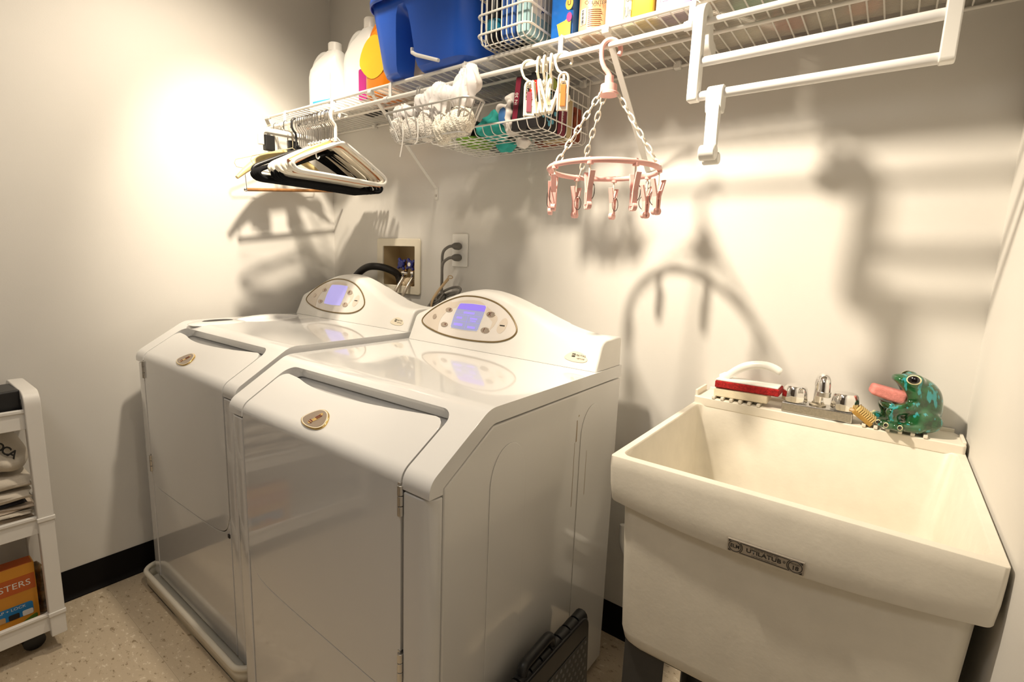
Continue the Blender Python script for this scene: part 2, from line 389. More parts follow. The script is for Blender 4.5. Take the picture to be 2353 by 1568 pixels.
def make_machine(name, label, loc, hinge):
    T = thing(name, label, 'dryer' if hinge > 0 else 'washer', loc)
    # cabinet shell
    pr = [(0.034, 0.02), (MD, 0.02), (MD, MZ-0.035), (SLY+0.012, MZ-0.035), (0.034, SLZ + 0.034*SD.z/SD.y - 0.041)]
    body = MB(); body.prism(pr, (0.001, 0, 0), (0,1,0), (0,0,1), (MW-0.002, 0, 0)); body.build('cabinet', ENAMEL_SIDE, T, bevel=0.004)
    MB().box(0.03, MW-0.03, 0.05, MD-0.03, 0.0005, 0.021).build('base_plinth', BLACK, T)
    for s, x0 in ((1, MW-0.001), (-1, 0.001)):
        for y0, y1, zt in ((0.153, 0.267, 0.806), (0.490, 0.602, 0.812)):
            c = (y0+y1)/2; r = (y1-y0)/2
            poly = [(y0, 0.03), (y1, 0.03)] + [(c + r*math.cos(t), zt - r*1.35 + r*1.35*math.sin(t)) for t in lin(0, PI, 17)]
            MB().prism(poly, (x0, 0, 0), (0,1,0), (0,0,1), (s*0.0016, 0, 0)).build('side_embossing', ENAMEL_SIDE, T, bevel=0.0012, seg=2)
    # top panel with the opening for the door
    vt, vm = SL + MD - SLY, 0.145
    cr = 0.032
    arc = lambda cx, cv, a0, a1: [(cx + cr*math.cos(math.radians(a)), cv + cr*math.sin(math.radians(a))) for a in lin(a0, a1, 8)]
    notch = [(0.0625, -0.027)] + arc(0.0625+cr, vm-cr, 180, 90) + arc(0.6195-cr, vm-cr+0.004, 90, 0) + [(0.6195, -0.027)]
    cap = [(0, -0.027)] + notch + [(MW, -0.027), (MW, vt), (0, vt)]
    fold_sheet(cap, 'top_panel', ENAMEL, T, 0.031, 0.011, (0.0625+cr, 0.6195-cr))
    # door
    top = smooth_open([(0.092,0.121),(0.14,0.117),(0.19,0.108),(0.26,0.103),(0.35,0.105),(0.45,0.112),(0.55,0.123),(0.588,0.127)], 5)
    bot = smooth_open([(0.6155,-0.41),(0.60,-0.432),(0.55,-0.437),(0.40,-0.433),(0.22,-0.427),(0.13,-0.418),(0.09,-0.400),(0.0675,-0.36)], 5)
    if hinge < 0: bot = [(MW - a, b) for a, b in bot][::-1]
    door = [(0.0675, 0.096), (0.069, 0.106), (0.0745, 0.114), (0.083, 0.119)] + top + [(0.600,0.125),(0.609,0.117),(0.6145,0.107),(0.6155,0.096)] + bot
    fold_sheet(door, 'door', ENAMEL, T, 0.022, 0.004, lin(0.12, 0.56, 9))
    lowz = [(a, b + SLZ - 0.003) for a, b in bot]
    lowp = [(0.0675, 0.022)] + [(0.6155, 0.022)] + lowz
    MB().prism(lowp, (0, 0.001, 0), (1,0,0), (0,0,1), (0, 0.02, 0)).build('lower_panel', ENAMEL, T, bevel=0.002, seg=2)
    for side in (0, 1):
        R = 0.026; pl = [(0, 0.031), (0, R)] + [(R - R*math.cos(t), R - R*math.sin(t)) for t in lin(0, PI/2, 8)] + [(0.0625, 0), (0.0625, 0.031)]
        if side: pl = [(MW - a, b) for a, b in pl]
        MB().prism(pl, (0, 0, 0.02), (1,0,0), (0,1,0), (0, 0, 0.744)).build('front_pillar', ENAMEL, T, bevel=0.003, seg=2)
    hx = 0.6165 if hinge > 0 else 0.066
    for z in (0.72, 0.405):
        h = MB()
        for k in range(3): h.lathe([(0.0055, z + 0.0185*k), (0.0055, z + 0.0185*k + 0.0175)], (hx, -0.001, 0), 12)
        h.box(hx-0.007, hx+0.0, -0.0015, 0.012, z-0.002, z+0.058)
        h.build('hinge', STEEL, T, bevel=0.0006, seg=1)
    if hinge < 0: MB().box(0.606, 0.615, -0.002, 0.01, 0.376, 0.386).build('latch_notch', DARK, T)
    # emblem on the slope
    o = Vector((0.323, SD.y*0.036, SLZ + SD.z*0.036)) + SN*0.0
    em = MB(); P = peb((0, 0), 0.040, 0.0245); em.prism(P, o - SN*0.004, (1,0,0), SD, SN*0.0075); e = em.build('emblem', GOLD, T, bevel=0.0015, seg=3)
    MB().prism(peb((0, 0), 0.040, 0.0245, 0.93), o + SN*0.0028, (1,0,0), SD, SN*0.0010).build('emblem_rim', BADGE_C, e)
    MB().prism(peb((0, 0), 0.040, 0.0245, 0.85), o + SN*0.0034, (1,0,0), SD, SN*0.0010).build('emblem_face', BADGE, e)
    fig = smooth_closed([(a*0.85, b*0.95) for a, b in [(-0.010,-0.016),(0.000,-0.017),(0.004,-0.010),(0.010,-0.003),(0.013,0.004),(0.012,0.012),(0.006,0.016),(0.001,0.012),(-0.001,0.004),(-0.005,-0.004),(-0.010,-0.010)]], 4)
    MB().prism(fig, o + SN*0.0042, (1,0,0), SD, SN*0.0008).build('emblem_crest', GOLD, e)
    for cx, cy, w, h2, an in ((0.002, 0.005, 0.0016, 0.006, 0.5), (0.0075, 0.004, 0.0016, 0.006, 0.5), (-0.004, -0.009, 0.006, 0.0012, 0.2), (-0.003, -0.013, 0.006, 0.0010, 0.15)):
        c, s = math.cos(an), math.sin(an); pl = [(cx + a*c + b*s, cy - a*s + b*c) for a, b in ((-w,-h2),(w,-h2),(w,h2),(-w,h2))]
        MB().prism(pl, o + SN*0.0048, (1,0,0), SD, SN*0.0006).build('crest_mark', REDINK, e)
    # console
    hp = [(0.004,0.080),(0.05,0.102),(0.10,0.130),(0.15,0.152),(0.20,0.164),(0.235,0.167),(0.28,0.165),(0.33,0.156),(0.38,0.142),(0.43,0.125),(0.48,0.107),(0.53,0.091),(0.58,0.079),(0.63,0.073),(0.680,0.074)]
    hs = smooth_open(hp, 4); rows = []
    for a, h in hs:
        row = [Vector((a, CY0, MZ + 0.0005))]; r = 0.016
        for b in (0.3, 0.6, 0.85): row.append(cpt(a, (h - r)*b))
        for t in lin(0, 1, 7):
            p0, p1, p2 = cpt(a, h - r), Vector((a, CY0 + CS*h, MZ + h)), Vector((a, CY0 + CS*h + r*1.4, MZ + h + 0.001))
            row.append((1-t)**2*p0 + 2*t*(1-t)*p1 + t*t*p2)
        row += [Vector((a, MD - 0.008, MZ + h + 0.003)), Vector((a, MD - 0.002, MZ + h - 0.004)), Vector((a, MD - 0.001, MZ + 0.0005))]
        rows.append(row)
    cm = MB().grid(rows); n = len(rows[0])
    cm.f.append(tuple(range(n))); cm.f.append(tuple((len(rows)-1)*n + k for k in range(n))[::-1])
    co = cm.build('console', CONSOLE, T, bevel=0.006, seg=3, ang=50)
    cprism(MB(), PEB, -0.004, 0.0012).build('control_panel', mat('panel_print', (0.80, 0.76, 0.72), 0.25), co)
    MB().tube([cpt(a, b, 0.0012) for a, b in PEB], 0.0024, 8, closed=True).build('gold_border', BRONZE, co)
    tp = smooth_closed([(0.047,0.064),(0.066,0.088),(0.10,0.112),(0.138,0.128),(0.143,0.118),(0.136,0.100),(0.122,0.080),(0.117,0.060),(0.121,0.037),(0.10,0.040),(0.068,0.050)], 4)
    cprism(MB(), tp, 0.0, 0.0018).build('printed_patch', TAUPE_L, co)
    sw = [(0.135 + 0.20*t, 0.112 + 0.026*math.sin(PI*(0.12 + 0.8*t)) - 0.05*max(0, t-0.6)) for t in lin(0, 1, 16)]
    sw2 = [(0.150 + 0.172*t, 0.098 + 0.022*math.sin(PI*(0.12 + 0.8*t)) - 0.05*max(0, t-0.6)) for t in lin(0, 1, 16)]
    cprism(MB(), sw + [(0.338,0.090),(0.332,0.072),(0.318,0.056),(0.322,0.072)] + sw2[::-1], 0.0, 0.0016).build('printed_swoosh', TAUPE_L, co)
    cprism(MB(), smooth_closed([(0.345,0.068),(0.352,0.090),(0.366,0.098),(0.376,0.088),(0.374,0.068),(0.362,0.056),(0.350,0.058)], 4), 0.0, 0.0018).build('start_button', TAUPE_L, co)
    cprism(MB(), rrect(0.352, 0.370, 0.0755, 0.0785, 0.0012, 2), 0.001, 0.0024).build('button_print', INK, co)
    scr = smooth_closed([(0.173,0.052),(0.171,0.090),(0.180,0.124),(0.230,0.1265),(0.283,0.125),(0.283,0.090),(0.276,0.053),(0.225,0.050)], 6)
    scr = [(0.1705,0.056),(0.1695,0.085),(0.1735,0.110),(0.178,0.121),(0.183,0.1245),(0.230,0.1265),(0.279,0.1255),(0.2835,0.121),(0.2825,0.095),(0.2785,0.057),(0.275,0.0525),(0.225,0.0505),(0.174,0.052)]
    cprism(MB(), [(0.2275 + (a-0.2275)*1.035, 0.0885 + (b-0.0885)*1.04) for a, b in scr], 0.0, 0.0022).build('display_frame', PLASTIC, co)
    d = cprism(MB(), scr, 0.0, 0.0028).build('display', SCREEN if hinge > 0 else SCREEN_W, co)
    if hinge > 0:
        cprism(MB(), [(0.1755,0.108),(0.178,0.121),(0.183,0.1245),(0.230,0.1265),(0.279,0.1255),(0.2835,0.121),(0.283,0.108)], 0.002, 0.0032).build('display_header', SCREEN_H, d)
        for a0, a1, b0, b1 in ((0.205,0.248,0.0965,0.1025),(0.176,0.280,0.0915,0.0921),(0.173,0.279,0.0735,0.0741),(0.2270,0.2276,0.054,0.0915),(0.183,0.205,0.080,0.086),(0.237,0.265,0.082,0.087),(0.240,0.262,0.0765,0.0795),(0.180,0.215,0.060,0.067),(0.236,0.266,0.057,0.063)):
            cprism(MB(), [(a0,b0),(a1,b0),(a1,b1),(a0,b1)], 0.002, 0.0031).build('display_text', SCREEN_T, d)
    for (a, b, rx, ry, g) in ((0.142,0.102,0.0145,0.0068,'*'),(0.142,0.058,0.0145,0.0072,'<'),(0.309,0.103,0.0165,0.0080,'X'),(0.306,0.058,0.0165,0.0080,'?'),(0.091,0.077,0.0085,0.0078,'')):
        bt = cprism(MB(), ellp((a, b), rx, ry), 0.0, 0.0034).build('button', BTN, co, bevel=0.001, seg=2)
        if g: text(g, 0.016 if g != '*' else 0.024, cpt(a + (0.005 if g in '*<' else -0.004), b - (0.004 if g == '*' else 0), 0.0034), (1,0,0), CU, REDINK, bt, 'button_symbol')
    bd = cprism(MB(), peb((0.616, 0.028), 0.033, 0.0125), -0.001, 0.0018).build('brand_badge', BADGE_C, co, bevel=0.0006, seg=1)
    cprism(MB(), [(0.604,0.0265),(0.6135,0.0265),(0.6135,0.0350),(0.604,0.0350)], 0.001, 0.0022).build('brand_mark', INK, bd)
    text('m', 0.010, cpt(0.6088, 0.0315, 0.0022), (1,0,0), CU, BADGE_C, bd, 'brand_letter')
    text('MAYTAG', 0.0072, cpt(0.6295, 0.0315, 0.0019), (1,0,0), CU, INK, bd, sx=0.95)
    text('NEPTUNE', 0.0050, cpt(0.6300, 0.0242, 0.0019), (1,0,0), CU, INK, bd, shear=0.3)
    return T
dryer = make_machine('clothes_dryer', 'white front-loading dryer nearest the sink with a lit blue display', (0.7917, -0.8226, 0.0), 1)
washer = make_machine('washing_machine', 'white front-loading washer in the corner beside the left wall', (0.082, -0.797, 0.014), -1)
# stains on the dryer's bare side
for y0, z1, z0, w in ((-0.352, 0.788, 0.735, 0.0022), (-0.358, 0.735, 0.575, 0.0009), (-0.300, 0.700, 0.585, 0.0011), (-0.345, 0.80, 0.795, 0.002), (-0.62, 0.70, 0.698, 0.004)):
    yl = y0 + 0.8226
    MB().prism([(yl - w, z0), (yl + w, z0 + 0.002), (yl + w*0.6, z1), (yl - w*0.6, z1)], (MW - 0.0015, 0, 0), (0,1,0), (0,0,1), (0.0008 if y0 != -0.300 else 0.0022, 0, 0)).build('stain', mat('rust_stain', (0.33, 0.25, 0.15), 0.6), dryer)
# bleach dispenser of the washer
dz = MB(); dz.ball((0.085, 0.40, MZ - 0.004), (0.040, 0.125, 0.018), 20, 12); dz.build('dispenser_hump', ENAMEL, washer)
dz = MB(); dz.ball((0.105, 0.215, MZ - 0.004), (0.070, 0.095, 0.010), 20, 12); dz.build('dispenser_lid', ENAMEL, washer)
dz = MB(); dz.ball((0.100, 0.215, MZ + 0.0045), (0.026, 0.050, 0.0032), 20, 8); dz.build('dispenser_slot', DARK, washer)
# drip pan under the washer
pan = thing('drip_pan', 'white plastic drip pan with a rolled rim under the washer', 'pan', (0.0, 0.0, 0.0))
PX0, PX1, PY0, PY1 = 0.066, 0.780, -0.826, -0.08
pp = rrect(PX0, PX1, PY0, PY1, 0.045, 6)
MB().prism(pp, (0, 0, 0.0008), (1,0,0), (0,1,0), (0, 0, 0.004)).build('pan_floor', PLASTIC_I, pan)
w = MB(); n = len(pp); w.grid([[(a, b, z) for a, b in pp + pp[:1]] for z in (0.001, 0.046)]); w.build('pan_wall', PLASTIC_I, pan, solid=0.003)
MB().tube([(a, b, 0.047) for a, b in pp], 0.008, 10, closed=True).build('pan_rim', PLASTIC_I, pan)
for x in (0.14, 0.70):
    for y in (-0.75, -0.18): MB().lathe([(0.018, -0.0085), (0.018, 0.0), (0.008, 0.004), (0.008, 0.021)], (x - 0.082, y + 0.797, 0.0), 12).build('foot', BLACK, washer)
# ------------------------------------------------------------------ utility sink
sink = thing('utility_sink', 'cream moulded utility sink with a deep square basin against the right wall', 'sink', (0, 0, 0))
def rloop(x0, x1, y0, y1, r, z, n=4, m=12, bow=0.0, drop=0.0):
    cs = ((x1-r, y1-r, 0), (x0+r, y1-r, 90), (x0+r, y0+r, 180), (x1-r, y0+r, 270)); arcs = []
    for cx, cy, a0 in cs: arcs.append([(cx + r*math.cos(math.radians(a0 + 90*k/n)), cy + r*math.sin(math.radians(a0 + 90*k/n))) for k in range(n+1)])
    pts = []
    for i in range(4):
        pts += arcs[i]; p, q = arcs[i][-1], arcs[(i+1) % 4][0]
        pts += [(p[0] + (q[0]-p[0])*k/m, p[1] + (q[1]-p[1])*k/m) for k in range(1, m)]
    out = []; xm, hw, ym = (x0+x1)/2, (x1-x0)/2, (y0+y1)/2
    for a, b in pts:
        t = 1 - min(1, abs((a-xm)/hw))**2; f = 1.0 if b < y0 + 0.03 else 0.0
        out.append((a, b - bow*t*f, z - drop*t*f))
    return out
loops = [rloop(1.712,2.122,-0.520,-0.045,.035,.447), rloop(1.700,2.136,-0.532,-0.03,.032,.450), rloop(1.693,2.143,-0.542,-0.02,.03,.462), rloop(1.690,2.146,-0.545,-0.018,.028,.48),
         rloop(1.681,2.156,-0.552,-0.007,.022,.738,drop=.018), rloop(1.6665,2.166,-0.5620,-0.006,.008,.737,bow=.005,drop=.018), rloop(1.6655,2.167,-0.5630,-0.005,.008,.7395,bow=.0055,drop=.0175),
         rloop(1.6622,2.169,-0.5650,-0.004,.007,.768,bow=.005,drop=.009), rloop(1.6603,2.170,-0.5645,-0.004,.006,.797,bow=.002), rloop(1.6600,2.1705,-0.5630,-0.004,.006,.8172), rloop(1.6607,2.1698,-0.5623,-0.0045,.006,.818),
         rloop(1.6725,2.1580,-0.5465,-0.098,.018,.818), rloop(1.6745,2.1560,-0.5445,-0.100,.018,.8155), rloop(1.688,2.142,-0.532,-0.113,.03,.66), rloop(1.703,2.127,-0.517,-0.128,.045,.515), rloop(1.716,2.114,-0.504,-0.141,.045,.499), rloop(1.74,2.09,-0.48,-0.165,.04,.494)]
tb = MB(); L = len(loops[0])
tb.grid([lp + lp[:1] for lp in loops]); tb.f.append(tuple(range(L))); tb.f.append(tuple((len(loops)-1)*(L+1) + k for k in range(L)))
basin = tb.build('basin', TUB, sink)
dk = MB(); dk.prism([(1.660,-0.096),(1.664,-0.1015),(2.166,-0.1015),(2.170,-0.096),(2.170,-0.030),(2.158,-0.006),(2.140,-0.004),(1.690,-0.004),(1.672,-0.006),(1.660,-0.030)], (0,0,0.812), (1,0,0), (0,1,0), (0,0,0.0235))
deck = dk.build('faucet_deck', TUB, sink, bevel=0.003)
MB().box(1.6605, 1.667, -0.094, -0.016, 0.834, 0.850).build('deck_lip', TUB, deck, bevel=0.002)
MB().box(2.163, 2.1695, -0.094, -0.030, 0.834, 0.841).build('deck_lip', TUB, deck, bevel=0.002)
MB().box(1.672, 2.158, -0.0095, -0.0045, 0.834, 0.843).build('deck_lip', TUB, deck, bevel=0.002)
rib = MB().box(-0.0035, 0.0035, -0.0515, 0.038, 0.0, 0.0065).mesh('soap_rib', False); rib.materials.append(TUB)
for x in (1.706, 1.726, 1.746, 1.766, 1.786, 1.806, 2.008, 2.028, 2.048, 2.068, 2.088, 2.108):
    o = link_mesh('soap_rib', rib, None, deck, (x, -0.051, 0.8355)); b = o.modifiers.new('bevel', 'BEVEL'); b.width = 0.001; b.segments = 2
# name plate on the apron
NPY = -0.5722
SILV = mat('silver_plate', (0.42, 0.38, 0.33), 0.35, metal=0.5)
pu = Vector((0, -0.10, 0.995)).normalized(); px = Vector((1, 0, 0)); pn = px.cross(pu)
pc = Vector((1.918, NPY, 0.7345))
np_ = MB(); np_.prism([(-0.0515,-0.0105),(0.0515,-0.0105),(0.0515,0.0105),(-0.0515,0.0105)], pc - pn*0.003, px, pu, pn*0.0035); npl = np_.build('name_plate', SILV, sink, bevel=0.0004, seg=1)
def flat(poly, m, name, d=0.0006, h=0.0004): return MB().prism(poly, pc + pn*d, px, pu, pn*h).build(name, m, npl)
def flat_ring(c, r0, r1, n=24):
    rows = [[pc + pn*0.001 + px*(c[0] + r*math.cos(a)) + pu*(c[1] + r*math.sin(a)) for a in lin(0, 2*PI, n+1)] for r in (r0, r1)]
    MB().grid(rows).build('plate_ring', INK, npl, solid=0.0004)
for sx in (-1, 1):
    flat_ring((sx*0.0405, 0), 0.0082, 0.0092)
    for sy in (-1, 1): flat([(sx*0.0495, sy*0.0092), (sx*0.0455, sy*0.0092), (sx*0.0495, sy*0.0058)], INK, 'plate_corner')
for sy in (-1, 1): flat([(-0.033, sy*0.0088), (0.033, sy*0.0088), (0.030, sy*0.0079), (-0.030, sy*0.0079)], INK, 'plate_line')
for sx in (-1, 1):
    pts = [(sx*(0.0405 - 0.0112*math.cos(t)), 0.0112*math.sin(t)) for t in lin(-0.85, 0.85, 12)] + [(sx*(0.0405 - 0.0102*math.cos(t)), 0.0102*math.sin(t)) for t in lin(0.85, -0.85, 12)]
    flat(pts, INK, 'plate_arc')
text('UTILATUB', 0.0092, pc + px*-0.001, px, pu, INK, npl, depth=0.0009, sx=1.12, bold=0.025)
text('E.L. MUSTEE & SONS, INC.', 0.0034, pc + pu*0.0058, px, pu, INK, npl, depth=0.0009, sx=1.0)
text('CLEVELAND, OHIO 44144', 0.0030, pc - pu*0.0060, px, pu, INK, npl, depth=0.0009)
text('R', 0.0026, pc + px*0.0262 + pu*0.0016, px, pu, INK, npl, depth=0.0009)
flat_ring((0.0262, 0.0016), 0.0015, 0.0018)
text('ELM', 0.0085, pc - px*0.0405, px, pu, INK, npl, depth=0.0009, sx=0.9, bold=0.02)
text('18', 0.0092, pc + px*0.0405 - pu*0.0022, px, pu, INK, npl, depth=0.0009, bold=0.03)
text('MODEL', 0.0036, pc + px*0.0405 + pu*0.0040, px, pu, INK, npl, depth=0.0009)
# legs: dark pressed-steel angles
LEG = mat('dark_grey_steel_leg', (0.050, 0.048, 0.045), 0.45, spec=0.3)
for sx, x in ((1, 1.700), (-1, 2.136)):
    for sy, y in ((1, -0.528), (-1, -0.045)):
        prf = [(0, 0), (sx*0.075, 0), (sx*0.075, sy*0.004), (sx*0.004, sy*0.004), (sx*0.004, sy*0.07), (0, sy*0.07)]
        MB().prism(prf, (x, y, 0.0005), (1,0,0), (0,1,0), (0, 0, 0.48)).build('leg', LEG, sink, bevel=0.001, seg=1)
MB().tube([(1.915, -0.30, 0.496), (1.915, -0.30, 0.33), (1.915, -0.28, 0.29), (1.915, -0.22, 0.28), (1.915, -0.02, 0.28)], 0.020, 12).build('drain_pipe', PLASTIC, sink)
# faucet
fb = MB(); fb.box(1.853, 1.987, -0.098, -0.048, 0.8362, 0.858); fbo = fb.build('faucet_base', mat('worn_chrome', (0.60, 0.59, 0.58), 0.22, metal=1.0, var=0.12, scale=300), sink, bevel=0.0025)
def knob(c):
    rows = []
    for r, h in ((0.0245,0.0),(0.0255,0.004),(0.0245,0.020),(0.0220,0.031),(0.0190,0.0345),(0.0,0.0355)):
        row = []
        for k in range(48):
            a = 2*PI*k/48; rr = r*(1 + 0.10*(abs(math.cos(2*a + 0.4))**0.6 - 0.55)); row.append((c[0] + rr*math.cos(a), c[1] + rr*math.sin(a), c[2] + h))
        rows.append(row + row[:1])
    m = MB().grid(rows); m.f.append(tuple(range(48))); return m
for x in (1.8745, 1.9690):
    k = knob((x, -0.074, 0.8605)).build('faucet_handle', CHROME, fbo)
MB().lathe([(0.0165, 0.8575), (0.0165, 0.8605), (0.012, 0.863), (0.0115, 0.866)], (1.9200, -0.073, 0), 24).build('spout_collar', mat('aged_chrome', (0.55, 0.50, 0.40), 0.3, metal=1.0, var=0.15, scale=120), fbo)
sp = round_path([(1.920,-0.073,0.862), (1.920,-0.073,0.905), (1.924,-0.090,0.927), (1.931,-0.118,0.926), (1.9325,-0.122,0.897)], 0.022, 6)
MB().tube(sp, [0.0100 if i < 4 else 0.0112 for i in range(len(sp))], 20).build('spout', CHROME, fbo)
MB().lathe([(0.0122, 0.8900), (0.0130, 0.8910), (0.0130, 0.9000), (0.0122, 0.9010)], (1.9325, -0.1222, 0), 24).build('aerator', STEEL, fbo)
# scouring brush with red pad, lying on a cream block
CREAMB = mat('cream_sponge', (0.78, 0.70, 0.52), 0.8, bump=0.3, bscale=300, var=0.06, scale=60)
tag(MB().obox((1.7630, -0.068, 0.8530), (0.0595, 0, 0.0016), (0, 0.026, 0), (-0.0003, 0, 0.0105)).build('cream_block', CREAMB, bevel=0.003, loc=None), 'cream rectangular scouring block under the red brush pad on the sink deck', 'sponge')
br = thing('scrub_brush', 'white handled scrub brush with a red scouring pad lying behind the sink basin', 'brush', (1.775, -0.068, 0.8658))
REDPAD = mat('red_scouring_pad', (0.36, 0.012, 0.012), 0.95, var=0.35, scale=220, bump=0.8, bscale=500)
MB().obox((0.0, 0, 0.0075), (0.070, 0, 0.0008), (0, 0.029, 0), (0, 0, 0.0085)).build('red_pad', REDPAD, br, bevel=0.003)
MB().obox((-0.001, 0, 0.0180), (0.068, 0, 0.0008), (0, 0.026, 0), (0, 0, 0.0022)).build('back_plate', PLASTIC, br, bevel=0.0015)
hp_ = smooth_open([(-0.062, 0, 0.017), (-0.047, 0, 0.027), (-0.030, 0, 0.042), (-0.012, 0, 0.054), (0.010, 0, 0.061), (0.034, 0, 0.063), (0.054, 0, 0.058), (0.066, 0, 0.051)], 4)
hm = MB(); nh = len(hp_)
hm.tube(hp_, [0.0085 + 0.0015*math.sin(PI*i/(nh-1)) if i > 3 else 0.011 for i in range(nh-1)] + [0.006], 14)
hm.build('handle', PLASTIC, br)
# wooden nail brush leaning on the faucet
nb = thing('nail_brush', 'small wooden nail brush with straw bristles between faucet and frog', 'brush', (2.006, -0.084, 0.8367), (0, 0.0, 0.0))
NBW = mat('varnished_wood', (0.38, 0.22, 0.05), 0.4, var=0.2, scale=90)
STRAW = mat('straw_bristle', (0.68, 0.50, 0.20), 0.7, var=0.25, scale=150)
ca, sa = math.cos(0.62), math.sin(0.62)
bx, bz = Vector((ca, 0, -sa)), Vector((sa, 0, ca)); by = Vector((0, 1, 0))
c0 = Vector((0.000, 0, 0.0190))
MB().obox(c0 - bz*0.004, bx*0.021, by*0.017, bz*0.0045).build('brush_back', NBW, nb, bevel=0.002)
tuft = MB().tube([(0, 0, 0), (0, 0, 0.011)], 0.0016, 6).mesh('bristle_tuft')
tuft.materials.append(STRAW)
for i in range(9):
    for j in range(7):
        p = c0 + bx*(-0.017 + i*0.00425) + by*(-0.013 + j*0.0043) + bz*0.0003
        link_mesh('bristle_tuft', tuft, None, nb, p, (0, 0.62, 0))
# ceramic frog
FX, FY, FZ = 2.076, -0.060, 0.8425
frog = thing('frog_figurine', 'glossy green ceramic frog with its mouth wide open on the sink deck', 'figurine', (FX, FY, FZ), (0, 0, 0.22))
def frog_sdf(X, Y, Z):
    Ya = np.abs(Y)
    d = ell(X, Y, Z, (0.014, 0, 0.034), (0.040, 0.034, 0.036))
    d = smin(d, ell(X, Y, Z, (0.016, 0, 0.064), (0.036, 0.030, 0.036), 0.55), 0.02)
    d = smin(d, ell(X, Y, Z, (0.002, 0, 0.084), (0.031, 0.030, 0.025), -0.35), 0.014)
    d = smin(d, ell(X, Y, Z, (-0.018, 0, 0.0965), (0.018, 0.022, 0.0105), -0.25), 0.008)
    d = smin(d, ell(X, Y, Z, (-0.021, 0, 0.0440), (0.029, 0.028, 0.0150), -0.10), 0.012)
    m = ell(X, Y, Z, (-0.050, 0, 0.0765), (0.048, 0.050, 0.0235), -0.46)
    d = -smin(-d, m, 0.003)
    d = smin(d, np.sqrt((X-0.001)**2 + (Ya-0.019)**2 + (Z-0.0995)**2) - 0.0135, 0.006)
    d = smin(d, ell(X, Ya, Z, (0.020, 0.030, 0.022), (0.031, 0.016, 0.023)), 0.007)
    d = smin(d, capsule(X, Ya, Z, (-0.004, 0.030, 0.046), (-0.034, 0.033, 0.034), 0.011, 0.009), 0.006)
    d = smin(d, capsule(X, Ya, Z, (-0.034, 0.033, 0.034), (-0.026, 0.031, 0.010), 0.009, 0.008), 0.005)
    d = smin(d, capsule(X, Ya, Z, (0.010, 0.040, 0.008), (-0.030, 0.040, 0.007), 0.010, 0.009), 0.005)
    for tx, ty in ((-0.047, 0.030), (-0.040, 0.043), (-0.022, 0.049)):
        d = smin(d, capsule(X, Ya, Z, (-0.020, 0.038, 0.006), (tx, ty, 0.007), 0.007, 0.008), 0.004)
    return np.maximum(d, -Z)
def glaze_mat():
    m = bpy.data.materials.new('green_drip_glaze'); m.use_nodes = True; nt = m.node_tree; b = nt.nodes['Principled BSDF']
    b.inputs['Roughness'].default_value = 0.10; b.inputs['Coat Weight'].default_value = 1.0; b.inputs['Coat Roughness'].default_value = 0.03
    tc = nt.nodes.new('ShaderNodeTexCoord'); mp = nt.nodes.new('ShaderNodeMapping'); mp.inputs['Scale'].default_value = (1, 1, 0.35)
    nt.links.new(tc.outputs['Object'], mp.inputs['Vector'])
    n = nt.nodes.new('ShaderNodeTexNoise'); n.inputs['Scale'].default_value = 95; n.inputs['Detail'].default_value = 2.5
    n2 = nt.nodes.new('ShaderNodeTexNoise'); n2.inputs['Scale'].default_value = 60; n2.inputs['Detail'].default_value = 3
    nt.links.new(mp.outputs['Vector'], n.inputs['Vector']); nt.links.new(tc.outputs['Object'], n2.inputs['Vector'])
    r = nt.nodes.new('ShaderNodeValToRGB'); e = r.color_ramp.elements
    e[0].position = 0.30; e[0].color = (0.010, 0.026, 0.008, 1); e[1].position = 0.62; e[1].color = (0.014, 0.115, 0.036, 1)
    k = e.new(0.47); k.color = (0.013, 0.072, 0.022, 1)
    nt.links.new(n2.outputs['Fac'], r.inputs['Fac'])
    r2 = nt.nodes.new('ShaderNodeValToRGB'); r2.color_ramp.elements[0].position = 0.56; r2.color_ramp.elements[1].position = 0.61
    nt.links.new(n.outputs['Fac'], r2.inputs['Fac'])
    mx = nt.nodes.new('ShaderNodeMixRGB'); mx.inputs[2].default_value = (0.03, 0.30, 0.32, 1)
    nt.links.new(r2.outputs['Color'], mx.inputs[0]); nt.links.new(r.outputs['Color'], mx.inputs[1]); nt.links.new(mx.outputs[0], b.inputs['Base Color'])
    return m
GLAZE = glaze_mat()
fbm = sdf_mesh(frog_sdf, (-0.062, -0.064, -0.003), (0.068, 0.064, 0.120), 0.0022)
fo = fbm.build('frog_body', GLAZE, frog)
sm = fo.modifiers.new('smooth', 'SMOOTH'); sm.factor = 0.5; sm.iterations = 2
CREAMG = mat('cream_glaze', (0.78, 0.74, 0.45), 0.12, coat=1.0); BLKG = mat('black_glaze', (0.004, 0.003, 0.003), 0.06, coat=1.0)
for s in (-1, 1):
    q = Vector((-0.0055, s*0.0275, 0.1030)); nrm = Vector((-0.45, s*0.85, 0.30)).normalized()
    for (rr, off, m_, nm) in ((0.0112, -0.0006, CREAMG, 'eye_rim'), (0.0093, 0.0009, BLKG, 'eye')):
        t1 = nrm.cross(Vector((0, 0, 1))).normalized(); t2 = nrm.cross(t1); mb = MB(); rows = []
        for i in range(7):
            th = PI/2*i/6; rows.append([q + nrm*(off + 0.0038*math.cos(th)) + t1*(rr*1.12*math.sin(th)*math.cos(a)) + t2*(rr*0.88*math.sin(th)*math.sin(a)) for a in lin(0, 2*PI, 21)])
        mb.grid(rows).build(nm, m_, frog)
